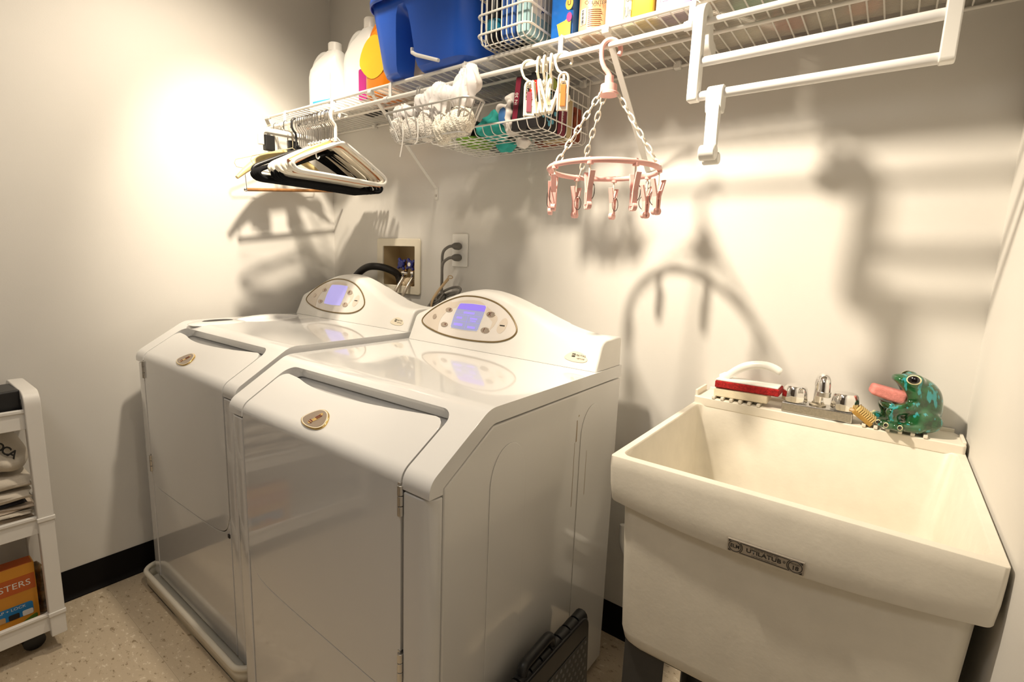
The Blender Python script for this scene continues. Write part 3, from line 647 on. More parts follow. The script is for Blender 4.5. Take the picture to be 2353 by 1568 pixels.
for s in (-1, 1):
    for tx, ty in ((-0.0535, 0.031), (-0.0440, 0.0495), (-0.0225, 0.0565)):
        MB().ball((tx, s*ty, 0.0095), (0.0046, 0.0030, 0.0056), 14, 8).build('toe_rim', CREAMG, frog)
        MB().ball((tx - 0.0008, s*(ty + 0.0014), 0.0097), (0.0035, 0.0028, 0.0042), 14, 8).build('toe_spot', BLKG, frog)
MB().ball((-0.001, 0, 0.0690), (0.014, 0.020, 0.018), 16, 10).build('mouth_lining', mat('brick_glaze', (0.42, 0.16, 0.08), 0.25, coat=0.5), frog)
sg = thing('pink_sponge', 'pink sponge sticking out of the frog mouth like a tongue', 'sponge', (FX - 0.037, FY - 0.010, FZ + 0.0655), (0, 0, 0.22))
def spg(X, Y, Z):
    c, s = math.cos(-0.24), math.sin(-0.24); x = X*c + Z*s; z = -X*s + Z*c
    q = [np.abs(x) - 0.025, np.abs(Y) - 0.012, np.abs(z) - 0.0065 - 0.05*(x+0.0)]
    return np.sqrt(sum(np.maximum(k, 0)**2 for k in q)) + np.minimum(np.maximum(np.maximum(q[0], q[1]), q[2]), 0) - 0.0055
sdf_mesh(spg, (-0.042, -0.024, -0.024), (0.042, 0.024, 0.024), 0.0024).build('sponge', mat('pink_sponge', (0.74, 0.27, 0.24), 0.9, var=0.12, scale=150, bump=0.35, bscale=350), sg)
# ------------------------------------------------------------------ laundry box with valves and hoses
IVORY = mat('ivory_box', (0.80, 0.74, 0.60), 0.4)
lb = thing('laundry_outlet_box', 'ivory recessed laundry valve box in the wall above the washer', 'outlet box', (0, 0, 0))
def frame(mb, x0, x1, z0, z1, X0, X1, Z0, Z1, y0, y1):
    for (a, b, c, d) in ((X0, x0, Z0, Z1), (x1, X1, Z0, Z1), (x0, x1, Z0, z0), (x0, x1, z1, Z1)): mb.box(a, b, y0, y1, c, d)
    return mb
fr = MB(); out = rrect(0.310, 0.566, 1.001, 1.217, 0.010, 3); inn = rrect(0.347, 0.535, 1.033, 1.187, 0.003, 3); n = len(out)
for y in (-0.0085, -0.0005): fr.v += [(a, y, b) for a, b in out] + [(a, y, b) for a, b in inn]
for k in range(n):
    j = (k+1) % n
    fr.f += [(k, j, n+j, n+k), (2*n+k, 3*n+k, 3*n+j, 2*n+j), (k, 2*n+k, 2*n+j, j), (n+k, n+j, 3*n+j, 3*n+k)]
fr.build('face_frame', IVORY, lb, bevel=0.003)
bxm = MB(); x0, x1, z0, z1 = 0.342, 0.540, 1.028, 1.192
bxm.add([(x0,-.001,z0),(x1,-.001,z0),(x1,-.001,z1),(x0,-.001,z1),(x0,BDEP,z0),(x1,BDEP,z0),(x1,BDEP,z1),(x0,BDEP,z1)], [(0,1,5,4),(1,2,6,5),(2,3,7,6),(3,0,4,7),(4,5,6,7)])
bxm.build('recess', mat('darker_ivory', (0.58, 0.46, 0.27), 0.6), lb)  # recess in a darker, browner ivory than the frame
BLUEP = mat('blue_handle', (0.010, 0.015, 0.16), 0.35)
for k, x in enumerate((0.452, 0.505)):
    v = MB(); v.lathe([(0.011, 0.0), (0.011, 0.07)], (x, 0.012, 1.118), 14, 'y'); v.lathe([(0.0115, -0.02), (0.0115, 0.012)], (x, 0.018, 1.100), 14); vo = v.build('valve_body', BRASS, lb)
    h = MB(); h.lathe([(0.014, -0.006), (0.017, 0.0), (0.014, 0.008)], (x, -0.002, 1.118), 18, 'y')
    for a in (0.6, 2.2, 3.8, 5.3): h.obox((x + 0.018*math.cos(a), 0.0, 1.118 + 0.018*math.sin(a)), (0.009*math.cos(a), 0, 0.009*math.sin(a)), (0, 0.0045, 0), (-0.005*math.sin(a), 0, 0.005*math.cos(a)))
    h.build('valve_handle', BLUEP, vo, bevel=0.0015)
    MB().lathe([(0.008, -0.0085), (0.008, -0.0065)], (x, 0, 1.118), 14, 'y').build('handle_label', WHITEINK if k else BLUEP, vo)
    n_ = MB(); n_.lathe([(0.012, 0.0), (0.0145, 0.003), (0.0145, 0.012), (0.012, 0.015)], (x, 0.018, 1.076), 6); n_.build('hose_nut', CHROME, vo)
    hose = thing('supply_hose', 'braided steel water hose hanging from the %s blue valve' % ('left' if k == 0 else 'right'), 'hose', (x, 0.018, 1.078), group='braided supply hoses')
    pth = smooth_open([(0,0,0), (0.005,-0.020,-0.022), (0.007,-0.044,-0.050), (0.0,-0.060,-0.085), (-0.008,-0.066,-0.125), (-0.010,-0.066,-0.20), (-0.004,-0.060,-0.36)], 7)
    MB().tube(pth, 0.0068, 10).build('braided_tube', mat('steel_braid', (0.56, 0.50, 0.42), 0.32, metal=0.9, var=0.25, scale=400), hose)
    MB().tube([pth[0], pth[3], pth[5]], 0.0085, 10).build('crimp_sleeve', CHROME, hose)
wad = MB(); wad.ball((0.475, 0.02, 1.046), (0.028, 0.022, 0.020), 14, 9); wad.ball((0.495, 0.03, 1.058), (0.022, 0.02, 0.018), 12, 8); wad.ball((0.462, 0.005, 1.040), (0.014, 0.012, 0.011), 12, 8)
tag(wad.build('pipe_putty', mat('dirty_putty', (0.62, 0.50, 0.34), 0.9, bump=1.0, bscale=60, var=0.25)), 'lumpy beige pipe wrapping below the blue valves', 'putty')
dh = thing('drain_hose', 'black ribbed drain hose arching from the washer into the wall box', 'hose', (0.19, -0.055, 0.98))
P = smooth_open([(-0.03,0.0,-0.14), (0.005,0.0,0.03), (0.065,-0.012,0.085), (0.125,-0.010,0.118), (0.168,0.008,0.124), (0.198,0.040,0.115), (0.210,0.078,0.094), (0.212,0.092,0.058)], 14)
MB().tube(P, [0.0138 + (0.0010 if i % 2 else 0) for i in range(len(P))], 14).build('ribbed_tube', mat('black_rubber', (0.012, 0.010, 0.009), 0.5), dh)
# ------------------------------------------------------------------ wall socket with two plugs
so = thing('wall_socket', 'white double wall socket above the dryer console', 'socket', (0.770, 0, 1.177))
MB().prism(rrect(-0.037, 0.037, -0.058, 0.058, 0.004, 3), (0, -0.0005, 0), (1,0,0), (0,0,1), (0, -0.006, 0)).build('cover_plate', PLASTIC, so, bevel=0.002)
for dz_ in (0.020, -0.020): MB().prism(rrect(-0.017, 0.017, dz_-0.014, dz_+0.014, 0.008, 4), (0, -0.006, 0), (1,0,0), (0,0,1), (0, -0.002, 0)).build('socket_face', PLASTIC, so, bevel=0.001)
for k, dz_ in enumerate((0.014, -0.026)):
    pl = thing('power_cord', 'grey appliance cord plugged into the %s outlet' % ('upper' if k == 0 else 'lower'), 'power cord', (0.770, -0.0085, 1.177 + dz_), group='grey power cords')
    m = MB(); m.lathe([(0.014, -0.0005), (0.016, -0.004), (0.015, -0.020), (0.011, -0.029), (0.0075, -0.034)], (0, 0, 0), 16, 'y', 1.0, 0.82); m.build('plug', GREYCORD, pl, bevel=0.001)
    e = (-0.052, -0.035, -0.185) if k == 0 else (-0.028, -0.040, -0.15)
    pth = smooth_open([(0, -0.030, 0), (-0.012, -0.043, -0.004), (-0.033, -0.048, -0.024), (-0.040, -0.045, -0.07), (-0.044, -0.040, -0.12), e], 6)
    MB().tube(pth, 0.0052, 8).build('cord', GREYCORD, pl)
cb = thing('cord_bundle', 'coiled grey cord tied with a tan strap behind the dryer console', 'cord', (0.735, -0.055, 0.995))
for (cx, cz, rx, rz, tilt) in ((0.030, 0.026, 0.062, 0.020, 0.34), (0.024, 0.014, 0.055, 0.014, 0.30), (-0.030, -0.004, 0.045, 0.012, 0.50), (-0.026, 0.006, 0.038, 0.011, 0.52), (0.0, 0.0, 0.085, 0.010, 0.40)):
    pts = []
    for t in lin(0, 2*PI, 29)[:-1]:
        a, b = rx*math.cos(t), rz*math.sin(t); pts.append((cx + a*math.cos(tilt) - b*math.sin(tilt), 0.008*math.sin(t), cz + a*math.sin(tilt) + b*math.cos(tilt)))
    MB().tube(pts, 0.0046, 8, closed=True).build('cord_loop', GREYCORD, cb)
st = smooth_open([(-0.042,-0.016,-0.035), (-0.032,-0.018,0.0), (-0.010,-0.016,0.030), (0.020,-0.014,0.062), (0.040,-0.012,0.082)], 5)
MB().grid([[(p[0]-w_*0.6, p[1], p[2]+w_*0.5) for p in st] for w_ in (-0.007, 0.007)]).build('tie_strap', TAN, cb, solid=0.0012)
MB().tube([(0.050 + 0.011*math.cos(t), -0.012, 0.088 + 0.005*math.sin(t)) for t in lin(0, 2*PI, 17)[:-1]], 0.0018, 6, closed=True).build('strap_end_loop', TAN, cb)
MB().tube([(0.004 + 0.010*math.cos(t), 0.012*math.sin(t) - 0.004, 0.008 + 0.020*math.cos(t)) for t in lin(0, 2*PI, 17)[:-1]], 0.0022, 6, closed=True).build('twist_tie', GREYCORD, cb)
# white hose on the wall between dryer and sink
tag(MB().tube(smooth_open([(1.482, -0.05, 0.40), (1.488, -0.055, 0.345), (1.512, -0.06, 0.315), (1.56, -0.05, 0.30), (1.66, -0.04, 0.30)], 6), 0.011, 10).build('vent_hose', PLASTIC), 'white plastic hose on the wall between dryer and sink', 'hose')
# ------------------------------------------------------------------ wire shelf along the back wall
SZ, SFY, ROD_Y, ROD_Z = 1.657, -0.291, -0.312, 1.6085
sh = thing('wire_shelf', 'long white wire wall shelf with a hanging rod along its front', 'shelf', (0, 0, 0))
X0S, X1S = 0.030, RW - 0.004
for y, z, r in ((SFY, SZ, 0.0048), (-0.004, SZ - 0.003, 0.0038), (-0.155, SZ - 0.006, 0.0042), (SFY + 0.006, SZ - 0.046, 0.0030)):
    if z < SZ - 0.02: continue
    MB().tube([(X0S, y, z), (X1S, y, z)], r, 10).build('long_wire', WIRE, sh)
wire = MB().tube([(0, SFY - 0.001, SZ + 0.001), (0, -0.006, SZ + 0.001)], 0.0017, 6).mesh('deck_wire'); wire.materials.append(WIRE)
nw = int((X1S - X0S) / 0.0268)
for k in range(nw + 1): link_mesh('deck_wire', wire, None, sh, (X0S + 0.006 + k*0.0268, 0, 0))
MB().tube([(X0S, ROD_Y, ROD_Z), (X1S, ROD_Y, ROD_Z)], 0.0060, 12).build('hanging_rod', WIRE, sh)
for k in range(7):
    x = 0.150 + 0.2985*k
    if x > X1S - 0.05: continue
    m = MB(); m.prism([(-0.006, 0), (0.006, 0), (0.006, 0.042), (-0.006, 0.042)], (x, SFY - 0.006, SZ - 0.040), (1,0,0), (0,0,1), (0, -0.003, 0))
    m.tube([(x, SFY - 0.007, SZ + 0.003), (x, SFY + 0.006, SZ + 0.006), (x, SFY + 0.008, SZ - 0.006)], 0.003, 6)
    m.tube([(x - 0.008, ROD_Y, ROD_Z), (x + 0.008, ROD_Y, ROD_Z)], 0.0085, 12)
    m.box(x - 0.006, x + 0.006, ROD_Y, SFY - 0.006, ROD_Z + 0.002, ROD_Z + 0.010)
    m.build('rod_support', mat('clear_white_clip', (0.80, 0.79, 0.77), 0.3), sh)
for x in (0.645, 1.455):
    d = Vector((0, 0.291, -0.285)).normalized(); n = Vector((0, d.z, -d.y))
    m = MB(); a, b = Vector((x, SFY + 0.004, SZ - 0.010)), Vector((x, -0.006, 1.400))
    m.prism([(-0.007, -0.0015), (0.007, -0.0015), (0.007, 0.0015), (-0.007, 0.0015)], a, (1,0,0), n, b - a)
    m.box(x - 0.007, x + 0.007, -0.0035, -0.0005, 1.358, 1.402)
    m.tube([(x - 0.008, SFY, SZ - 0.008), (x + 0.008, SFY, SZ - 0.008)], 0.008, 10)
    o = m.build('brace', WIRE, sh)
    MB().lathe([(0.0045, -0.0062), (0.0045, -0.0034)], (x, 0, 1.372), 10, 'y').build('brace_screw', STEEL, o)
for x in (0.30, 0.63, 0.96, 1.24, 1.513, 1.782, 1.895):
    MB().box(x - 0.009, x + 0.009, -0.016, -0.0008, SZ - 0.012, SZ + 0.008).build('wall_clip', PLASTIC, sh, bevel=0.003)
MB().box(0.0008, 0.004, SFY - 0.012, SFY + 0.018, SZ - 0.045, SZ + 0.012).build('end_bracket', WIRE, sh, bevel=0.001)
MB().box(0.004, 0.034, SFY - 0.008, SFY + 0.004, SZ - 0.006, SZ + 0.004).build('end_bracket', WIRE, sh, bevel=0.001)
MB().box(0.004, 0.034, ROD_Y - 0.006, ROD_Y + 0.006, ROD_Z - 0.006, ROD_Z + 0.006).build('end_bracket', WIRE, sh, bevel=0.001)
# ribbed clear liner on the shelf
def liner_mat():
    m = bpy.data.materials.new('ribbed_clear_liner'); m.use_nodes = True; nt = m.node_tree; nt.nodes.clear()
    out = nt.nodes.new('ShaderNodeOutputMaterial'); mx = nt.nodes.new('ShaderNodeMixShader'); t = nt.nodes.new('ShaderNodeBsdfTranslucent'); tr = nt.nodes.new('ShaderNodeBsdfTransparent')
    d = nt.nodes.new('ShaderNodeBsdfDiffuse'); a = nt.nodes.new('ShaderNodeMixShader')
    n = nt.nodes.new('ShaderNodeTexNoise'); n.inputs['Scale'].default_value = 30
    r = nt.nodes.new('ShaderNodeValToRGB'); r.color_ramp.elements[0].color = (0.78, 0.74, 0.66, 1); r.color_ramp.elements[1].color = (0.90, 0.87, 0.80, 1)
    nt.links.new(n.outputs['Fac'], r.inputs['Fac']); nt.links.new(r.outputs['Color'], d.inputs['Color'])
    t.inputs['Color'].default_value = (0.9, 0.87, 0.8, 1)
    a.inputs[0].default_value = 0.5; nt.links.new(d.outputs[0], a.inputs[1]); nt.links.new(t.outputs[0], a.inputs[2])
    mx.inputs[0].default_value = 0.42; nt.links.new(a.outputs[0], mx.inputs[1]); nt.links.new(tr.outputs[0], mx.inputs[2])
    nt.links.new(mx.outputs[0], out.inputs['Surface']); return m
LINER = liner_mat()
ln = MB(); pts = []
ys = lin(SFY + 0.004, -0.030, 152)
for i, y in enumerate(ys):
    z = SZ + 0.0058 + (0.0032 if (i // 2) % 2 else 0.0); pts.append((y, z))
ln.grid([[(0.63, y, z) for y, z in pts], [(X1S - 0.01, y, z) for y, z in pts]])
tag(ln.build('shelf_liner', LINER, smooth=False), 'ribbed clear plastic liner laid over the wire shelf', 'shelf liner')
ITZ = SZ + 0.0098
# ------------------------------------------------------------------ things standing on the shelf
def rloops(loops, n=6): 
    m = MB(); K = None
    rows = []
    for (x0, x1, y0, y1, r, z) in loops: p = [(a, b, z) for a, b in rrect(x0, x1, y0, y1, r, n)]; rows.append(p + p[:1])
    m.grid(rows); L = len(rows[0]) - 1; m.f.append(tuple(range(L))[::-1]); m.f.append(tuple((len(rows)-1)*(L+1) + k for k in range(L))); return m
def jug(name, label, cx, cy, w, d, h, col_m, cap_m, z=ITZ, yaw=0.0, lab_m=None, group=None, handle=True):
    """plastic laundry jug: body with shoulder, moulded handle, spout and cap"""
    t = thing(name, label, 'bottle', (cx, cy, z), (0, 0, yaw), group)
    lp = [(-w*.46, w*.46, -d*.46, d*.46, d*.44, 0), (-w*.5, w*.5, -d*.5, d*.5, d*.47, h*.03), (-w*.5, w*.5, -d*.5, d*.5, d*.47, h*.52), (-w*.46, w*.48, -d*.48, d*.48, d*.45, h*.62), (-w*.28, w*.46, -d*.42, d*.42, d*.3, h*.72), (-w*.05, w*.44, -d*.32, d*.32, d*.24, h*.82), (w*.04, w*.40, -d*.24, d*.24, d*.2, h*.88)]
    rloops(lp).build('jug_body', col_m, t, bevel=0.002)
    if handle:
        hp = smooth_open([(w*.10, 0, h*.84), (-w*.20, 0, h*.86), (-w*.42, 0, h*.74), (-w*.47, 0, h*.55), (-w*.44, 0, h*.40)], 5)
        MB().tube(hp, d*.14, 12).build('handle', col_m, t)
    MB().lathe([(d*.22, h*.875), (d*.25, h*.88), (d*.25, h*.985), (d*.22, h)], (w*.22, 0, 0), 20).build('cap', cap_m, t)
    if lab_m: MB().prism(rrect(-w*.30, w*.42, h*.10, h*.50, 0.01, 3), (0, -d*.5 - 0.0006, 0), (1,0,0), (0,0,1), (0, -0.0006, 0)).build('label', lab_m, t)
    return t
WJUG = mat('white_jug', (0.88, 0.88, 0.86), 0.35, var=0.005); WCAP = mat('white_cap', (0.86, 0.84, 0.80), 0.35)
LBLUE = mat('pale_blue_label', (0.60, 0.78, 0.88), 0.4); MAG = mat('magenta_label', (0.45, 0.02, 0.22), 0.35)
ORJ = mat('orange_jug', (0.80, 0.24, 0.012), 0.28, var=0.05)
j = jug('bleach_jug', 'white plastic jug with a blue-edged label at the left end of the shelf', 0.250, -0.175, 0.165, 0.10, 0.238, WJUG, WCAP, yaw=0.10, lab_m=None)
MB().prism(rrect(-0.03, 0.066, 0.024, 0.135, 0.006, 3), (0, -0.0505, 0), (1,0,0), (0,0,1), (0, -0.001, 0)).build('label', WJUG, j)
MB().prism(rrect(-0.03, 0.066, 0.022, 0.033, 0.003, 3), (0, -0.0512, 0), (1,0,0), (0,0,1), (0, -0.001, 0)).build('label_stripe', mat('blue_stripe', (0.05, 0.38, 0.62), 0.4), j)
j = jug('softener_jug', 'tall white jug with a magenta label next to the orange jug', 0.428, -0.15, 0.165, 0.10, 0.288, WJUG, WCAP, yaw=0.05)
MB().prism(rrect(0.030, 0.072, 0.01, 0.11, 0.006, 3), (0, -0.050, 0), (1,0,0), (0,0,1), (0, -0.0016, 0)).build('label', MAG, j)
j = jug('detergent_jug', 'orange detergent jug half hidden behind the blue tote', 0.594, -0.185, 0.150, 0.10, 0.27, ORJ, mat('orange_cap', (0.80, 0.30, 0.05), 0.35), yaw=0.05)
MB().prism(smooth_closed([(-0.075, 0.10), (-0.05, 0.16), (0.0, 0.18), (0.05, 0.14), (0.04, 0.07), (-0.02, 0.05)], 4), (0, -0.0505, 0), (1,0,0), (0,0,1), (0, -0.0012, 0)).build('label', mat('yellow_label', (0.80, 0.50, 0.03), 0.35), j)
# blue tote with a moulded channel in its front
BLUE = mat('blue_plastic_tote', (0.022, 0.115, 0.62), 0.33, var=0.03)
to = thing('blue_tote', 'blue plastic storage tote standing on the wire shelf', 'tote', (0, 0, 0))
def tote_loop(x0, x1, y0, y1, r, z, notch, k=7):
    """outline with a channel pressed into the front (y0) side"""
    pts = rrect(x0, x1, y0, y1, r, 6); c, w, dp = notch; out = []
    for i, p in enumerate(pts):
        out.append(p)
        if i == 6*3 + 2:      # end of the front-left corner arc
            for s in lin(0, 1, k):
                a = c - w + 2*w*s; f = max(0.0, math.sin(PI*s))**0.5; out.append((a, y0 + dp*f))
    return [(a, b, z) for a, b in out]
TZ = ITZ
H = 0.205; rows = []
for (e, t, dp, w) in ((0.022, 0.0, 0.085, 0.044), (0.006, 0.010, 0.092, 0.043), (0.0, 0.028, 0.092, 0.040), (-0.010, 0.11, 0.080, 0.031), (-0.015, 0.150, 0.052, 0.024), (-0.017, 0.166, 0.012, 0.016), (-0.018, 0.172, 0.0005, 0.012), (-0.021, H, 0.0005, 0.012)):
    p = tote_loop(0.705 + e, 1.075 - e, -0.318 + e, -0.055 - e, 0.055, TZ + t, (0.838, w, dp)); rows.append(p + p[:1])
m = MB().grid(rows); L = len(rows[0]) - 1; m.f.append(tuple(range(L))[::-1])
tb_ = m.build('tote_body', BLUE, to, solid=0.003)
p = rrect(0.682, 1.098, -0.341, -0.032, 0.07, 8); q = rrect(0.672, 1.108, -0.351, -0.022, 0.075, 8)
rm = MB().grid([[(a, b, z) for a, b in s_ + s_[:1]] for s_, z in ((p, TZ + H - 0.001), (p, TZ + H + 0.004), (q, TZ + H + 0.002), (q, TZ + H - 0.014))]); rm.build('tote_rim', BLUE, to, solid=0.003)
wr = thing('white_plastic_bar', 'white plastic bar lying in the channel of the blue tote', 'bar', (0.862, -0.317, TZ + 0.050))
MB().tube([(0.0, 0.002, 0.010), (0.0, 0.002, -0.002), (0.022, -0.002, -0.014), (0.112, -0.006, -0.046)], [0.0055, 0.0058, 0.0055, 0.005], 10).build('bar', PLASTIC, wr)
tag(MB().box(0.70, 0.86, -0.26, -0.10, TZ + 0.012, TZ + 0.236).build('carton', mat('brown_white_carton', (0.62, 0.50, 0.38), 0.6), bevel=0.002), 'tan carton standing inside the blue tote', 'box')
# white wire basket with bottles
def wire_basket(name, label, x0, x1, y0, y1, z0, rings, dx, r_ring, r_w, cr=0.018, floor_n=8, parent_group=None):
    t = thing(name, label, 'basket', (0, 0, 0)); top = rings[-1]
    for z in rings:
        MB().tube([(a, b, z) for a, b in rrect(x0, x1, y0, y1, cr, 4)], r_ring, 8, closed=True).build('basket_ring', WIRE, t)
    n = max(2, int(round((x1 - x0 - 2*cr) / dx)))
    for k in range(n + 1):
        x = x0 + cr + (x1 - x0 - 2*cr)*k/n
        MB().tube(round_path([(x, y0 + r_ring, top), (x, y0 + r_ring, z0), (x, y1 - r_ring, z0), (x, y1 - r_ring, top)], 0.02, 4), r_w, 6).build('basket_wire', WIRE, t)
    n = max(2, int(round((y1 - y0 - 2*cr) / dx)))
    for k in range(n + 1):
        y = y0 + cr + (y1 - y0 - 2*cr)*k/n
        MB().tube(round_path([(x0 + r_ring, y, top), (x0 + r_ring, y, z0 + 0.003), (x1 - r_ring, y, z0 + 0.003), (x1 - r_ring, y, top)], 0.02, 4), r_w, 6).build('basket_wire', WIRE, t)
    return t
wire_basket('wire_basket', 'white wire basket of bottles on the shelf beside the blue tote', 1.116, 1.276, -0.336, -0.145, ITZ + 0.004, [ITZ + 0.028, ITZ + 0.072, ITZ + 0.118, ITZ + 0.165], 0.0165, 0.0026, 0.0016)
def bottle(name, label, cx, cy, rx, ry, h, m, cap, z=ITZ, sq=False, yaw=0.0, group=None, body='bottle_body'):
    t = thing(name, label, 'bottle', (cx, cy, z), (0, 0, yaw), group)
    if sq:
        rloops([(-rx*.92, rx*.92, -ry*.92, ry*.92, min(rx, ry)*.3, 0), (-rx, rx, -ry, ry, min(rx, ry)*.35, 0.004), (-rx, rx, -ry, ry, min(rx, ry)*.35, h*.74), (-rx*.8, rx*.8, -ry*.8, ry*.8, min(rx, ry)*.5, h*.82), (-rx*.35, rx*.35, -rx*.35, rx*.35, rx*.3, h*.88)]).build(body, m, t, bevel=0.001)
    else:
        MB().lathe([(rx*.9, 0), (rx, 0.004), (rx, h*.70), (rx*.92, h*.76), (rx*.6, h*.83), (rx*.36, h*.87), (rx*.36, h*.89)], (0,0,0), 28, 'z', 1.0, ry/rx).build(body, m, t)
    MB().lathe([(rx*.42, h*.88), (rx*.44, h*.885), (rx*.44, h*.985), (rx*.38, h)], (0,0,0), 18).build('cap', cap, t)
    return t
BZ = ITZ + 0.010
NAVY = mat('navy_bottle', (0.012, 0.03, 0.16), 0.25); MIDB = mat('mid_blue_bottle', (0.05, 0.13, 0.42), 0.25); PALEB = mat('pale_teal_pouch', (0.36, 0.56, 0.60), 0.35); BLK2 = mat('black_bottle', (0.008, 0.008, 0.012), 0.3); TEALB = mat('teal_ring', (0.02, 0.22, 0.36), 0.3)
b = bottle('polish_bottle', 'black bottle with a teal band in the white wire basket', 1.152, -0.300, 0.022, 0.022, 0.20, BLK2, BLK2, BZ)
MB().lathe([(0.0225, 0.03), (0.0225, 0.055)], (0,0,0), 28).build('band', TEALB, b)
bottle('cleaner_bottle', 'dark blue bottle in the middle of the white wire basket', 1.203, -0.300, 0.022, 0.020, 0.21, MIDB, NAVY, BZ, True)
bottle('cleaner_bottle', 'black bottle at the back of the white wire basket', 1.158, -0.225, 0.028, 0.028, 0.19, BLK2, BLK2, BZ)
b = bottle('refill_pouch', 'pale teal and white bottle in the right corner of the wire basket', 1.246, -0.262, 0.018, 0.055, 0.20, PALEB, WCAP, BZ, True)
MB().box(0.0178, 0.0190, -0.045, 0.040, 0.05, 0.115).build('label', WHITEINK, b)
text('A', 0.026, (0.0190, 0.0, 0.066), (0,1,0), (0,0,1), mat('blue_ink', (0.01, 0.05, 0.25), 0.4), b)
MB().box(0.0178, 0.0191, -0.030, 0.045, 0.116, 0.15).build('label_picture', mat('brown_red_label', (0.32, 0.07, 0.03), 0.4), b)
# the row of bottles in front
BD = mat('blue_detergent', (0.015, 0.16, 0.62), 0.22, var=0.1, scale=60)
b = bottle('detergent_bottle', 'bright blue bottle with a yellow label beside the wire basket', 1.319, -0.235, 0.031, 0.030, 0.26, BD, mat('blue_cap', (0.02, 0.05, 0.3), 0.3), sq=True)
YL = mat('yellow_sticker', (0.80, 0.52, 0.06), 0.35)
MB().prism([(-0.002, 0.008), (0.028, 0.000), (0.028, 0.050), (0.012, 0.040), (-0.010, 0.036)], (0, -0.0302, 0), (1,0,0), (0,0,1), (0, -0.001, 0)).build('label', YL, b)
MB().prism(ellp((0.022, 0.075), 0.010, 0.014), (0, -0.0302, 0), (1,0,0), (0,0,1), (0, -0.001, 0)).build('label', YL, b)
text('U', 0.014, (0.022, -0.0312, 0.075), (1,0,0), (0,0,1), REDINK, b)
MB().prism(ellp((0.024, 0.045), 0.007, 0.010), (0, -0.0314, 0), (1,0,0), (0,0,1), (0, -0.001, 0)).build('label_spot', MAG, b)
PEACH = mat('peach_bottle', (0.80, 0.45, 0.24), 0.3, var=0.04)
b = bottle('counter_spray', 'peach counter cleaner bottle with a barcode label', 1.392, -0.235, 0.0365, 0.034, 0.25, PEACH, WCAP)
def curved_label(t, rx, ry, a0, a1, z0, z1, m, name, k=0.0008):
    MB().grid([[((rx+k)*math.sin(a), -(ry+k)*math.cos(a), z) for a in lin(a0, a1, 9)] for z in (z0, z1)]).build(name, m, t, solid=0.0004)
curved_label(b, 0.0365, 0.034, -0.55, -0.08, 0.018, 0.052, WHITEINK, 'barcode_label')
for i in range(11): curved_label(b, 0.0365, 0.034, -0.42, -0.25, 0.0205 + 0.0027*i, 0.0205 + 0.0027*i + (0.0016 if i % 3 else 0.0008), INK, 'barcode_bar', 0.0013)
text('COUNTER', 0.0105, (0.019, -0.0318, 0.058), (0.86, 0.5, 0), (0,0,1), INK, b)
for i in range(9): curved_label(b, 0.0365, 0.034, 0.06, 0.95 - 0.05*(i % 3), 0.012 + 0.0042*i, 0.0132 + 0.0042*i, mat('brown_ink', (0.30, 0.12, 0.05), 0.5), 'print_line')
bottle('white_bottle', 'plain white bottle between the peach and yellow bottles', 1.457, -0.240, 0.023, 0.026, 0.24, WJUG, WCAP, sq=True)
b = tag(MB().box(1.480, 1.496, -0.262, -0.20, ITZ, ITZ + 0.19).build('marked_box', mat('pale_green_box', (0.62, 0.66, 0.42), 0.5), bevel=0.002), 'pale green box with black handwriting beside the yellow bottle', 'box')
text('Ca', 0.030, (1.488, -0.2622, ITZ + 0.052), (1,0,0), (0,0,1), INK, b, sx=0.45)
text('Un', 0.030, (1.488, -0.2622, ITZ + 0.022), (1,0,0), (0,0,1), INK, b, sx=0.45)
bottle('yellow_bottle', 'bright yellow bottle standing on the shelf liner', 1.523, -0.242, 0.025, 0.027, 0.23, mat('yellow_bottle', (0.82, 0.62, 0.06), 0.28), mat('yellow_cap', (0.7, 0.5, 0.05), 0.3), sq=True)
b = tag(MB().box(1.553, 1.625, -0.262, -0.21, ITZ, ITZ + 0.17).build('purple_box', mat('purple_carton', (0.16, 0.02, 0.28), 0.4), bevel=0.002), 'purple and white carton to the right of the yellow bottle', 'box')
text('E W', 0.028, (1.588, -0.2622, ITZ + 0.032), (1,0,0), (0,0,1), WHITEINK, b)
MB().box(1.5525, 1.560, -0.2628, -0.2618, ITZ, ITZ + 0.17).build('carton_band', WHITEINK, b)
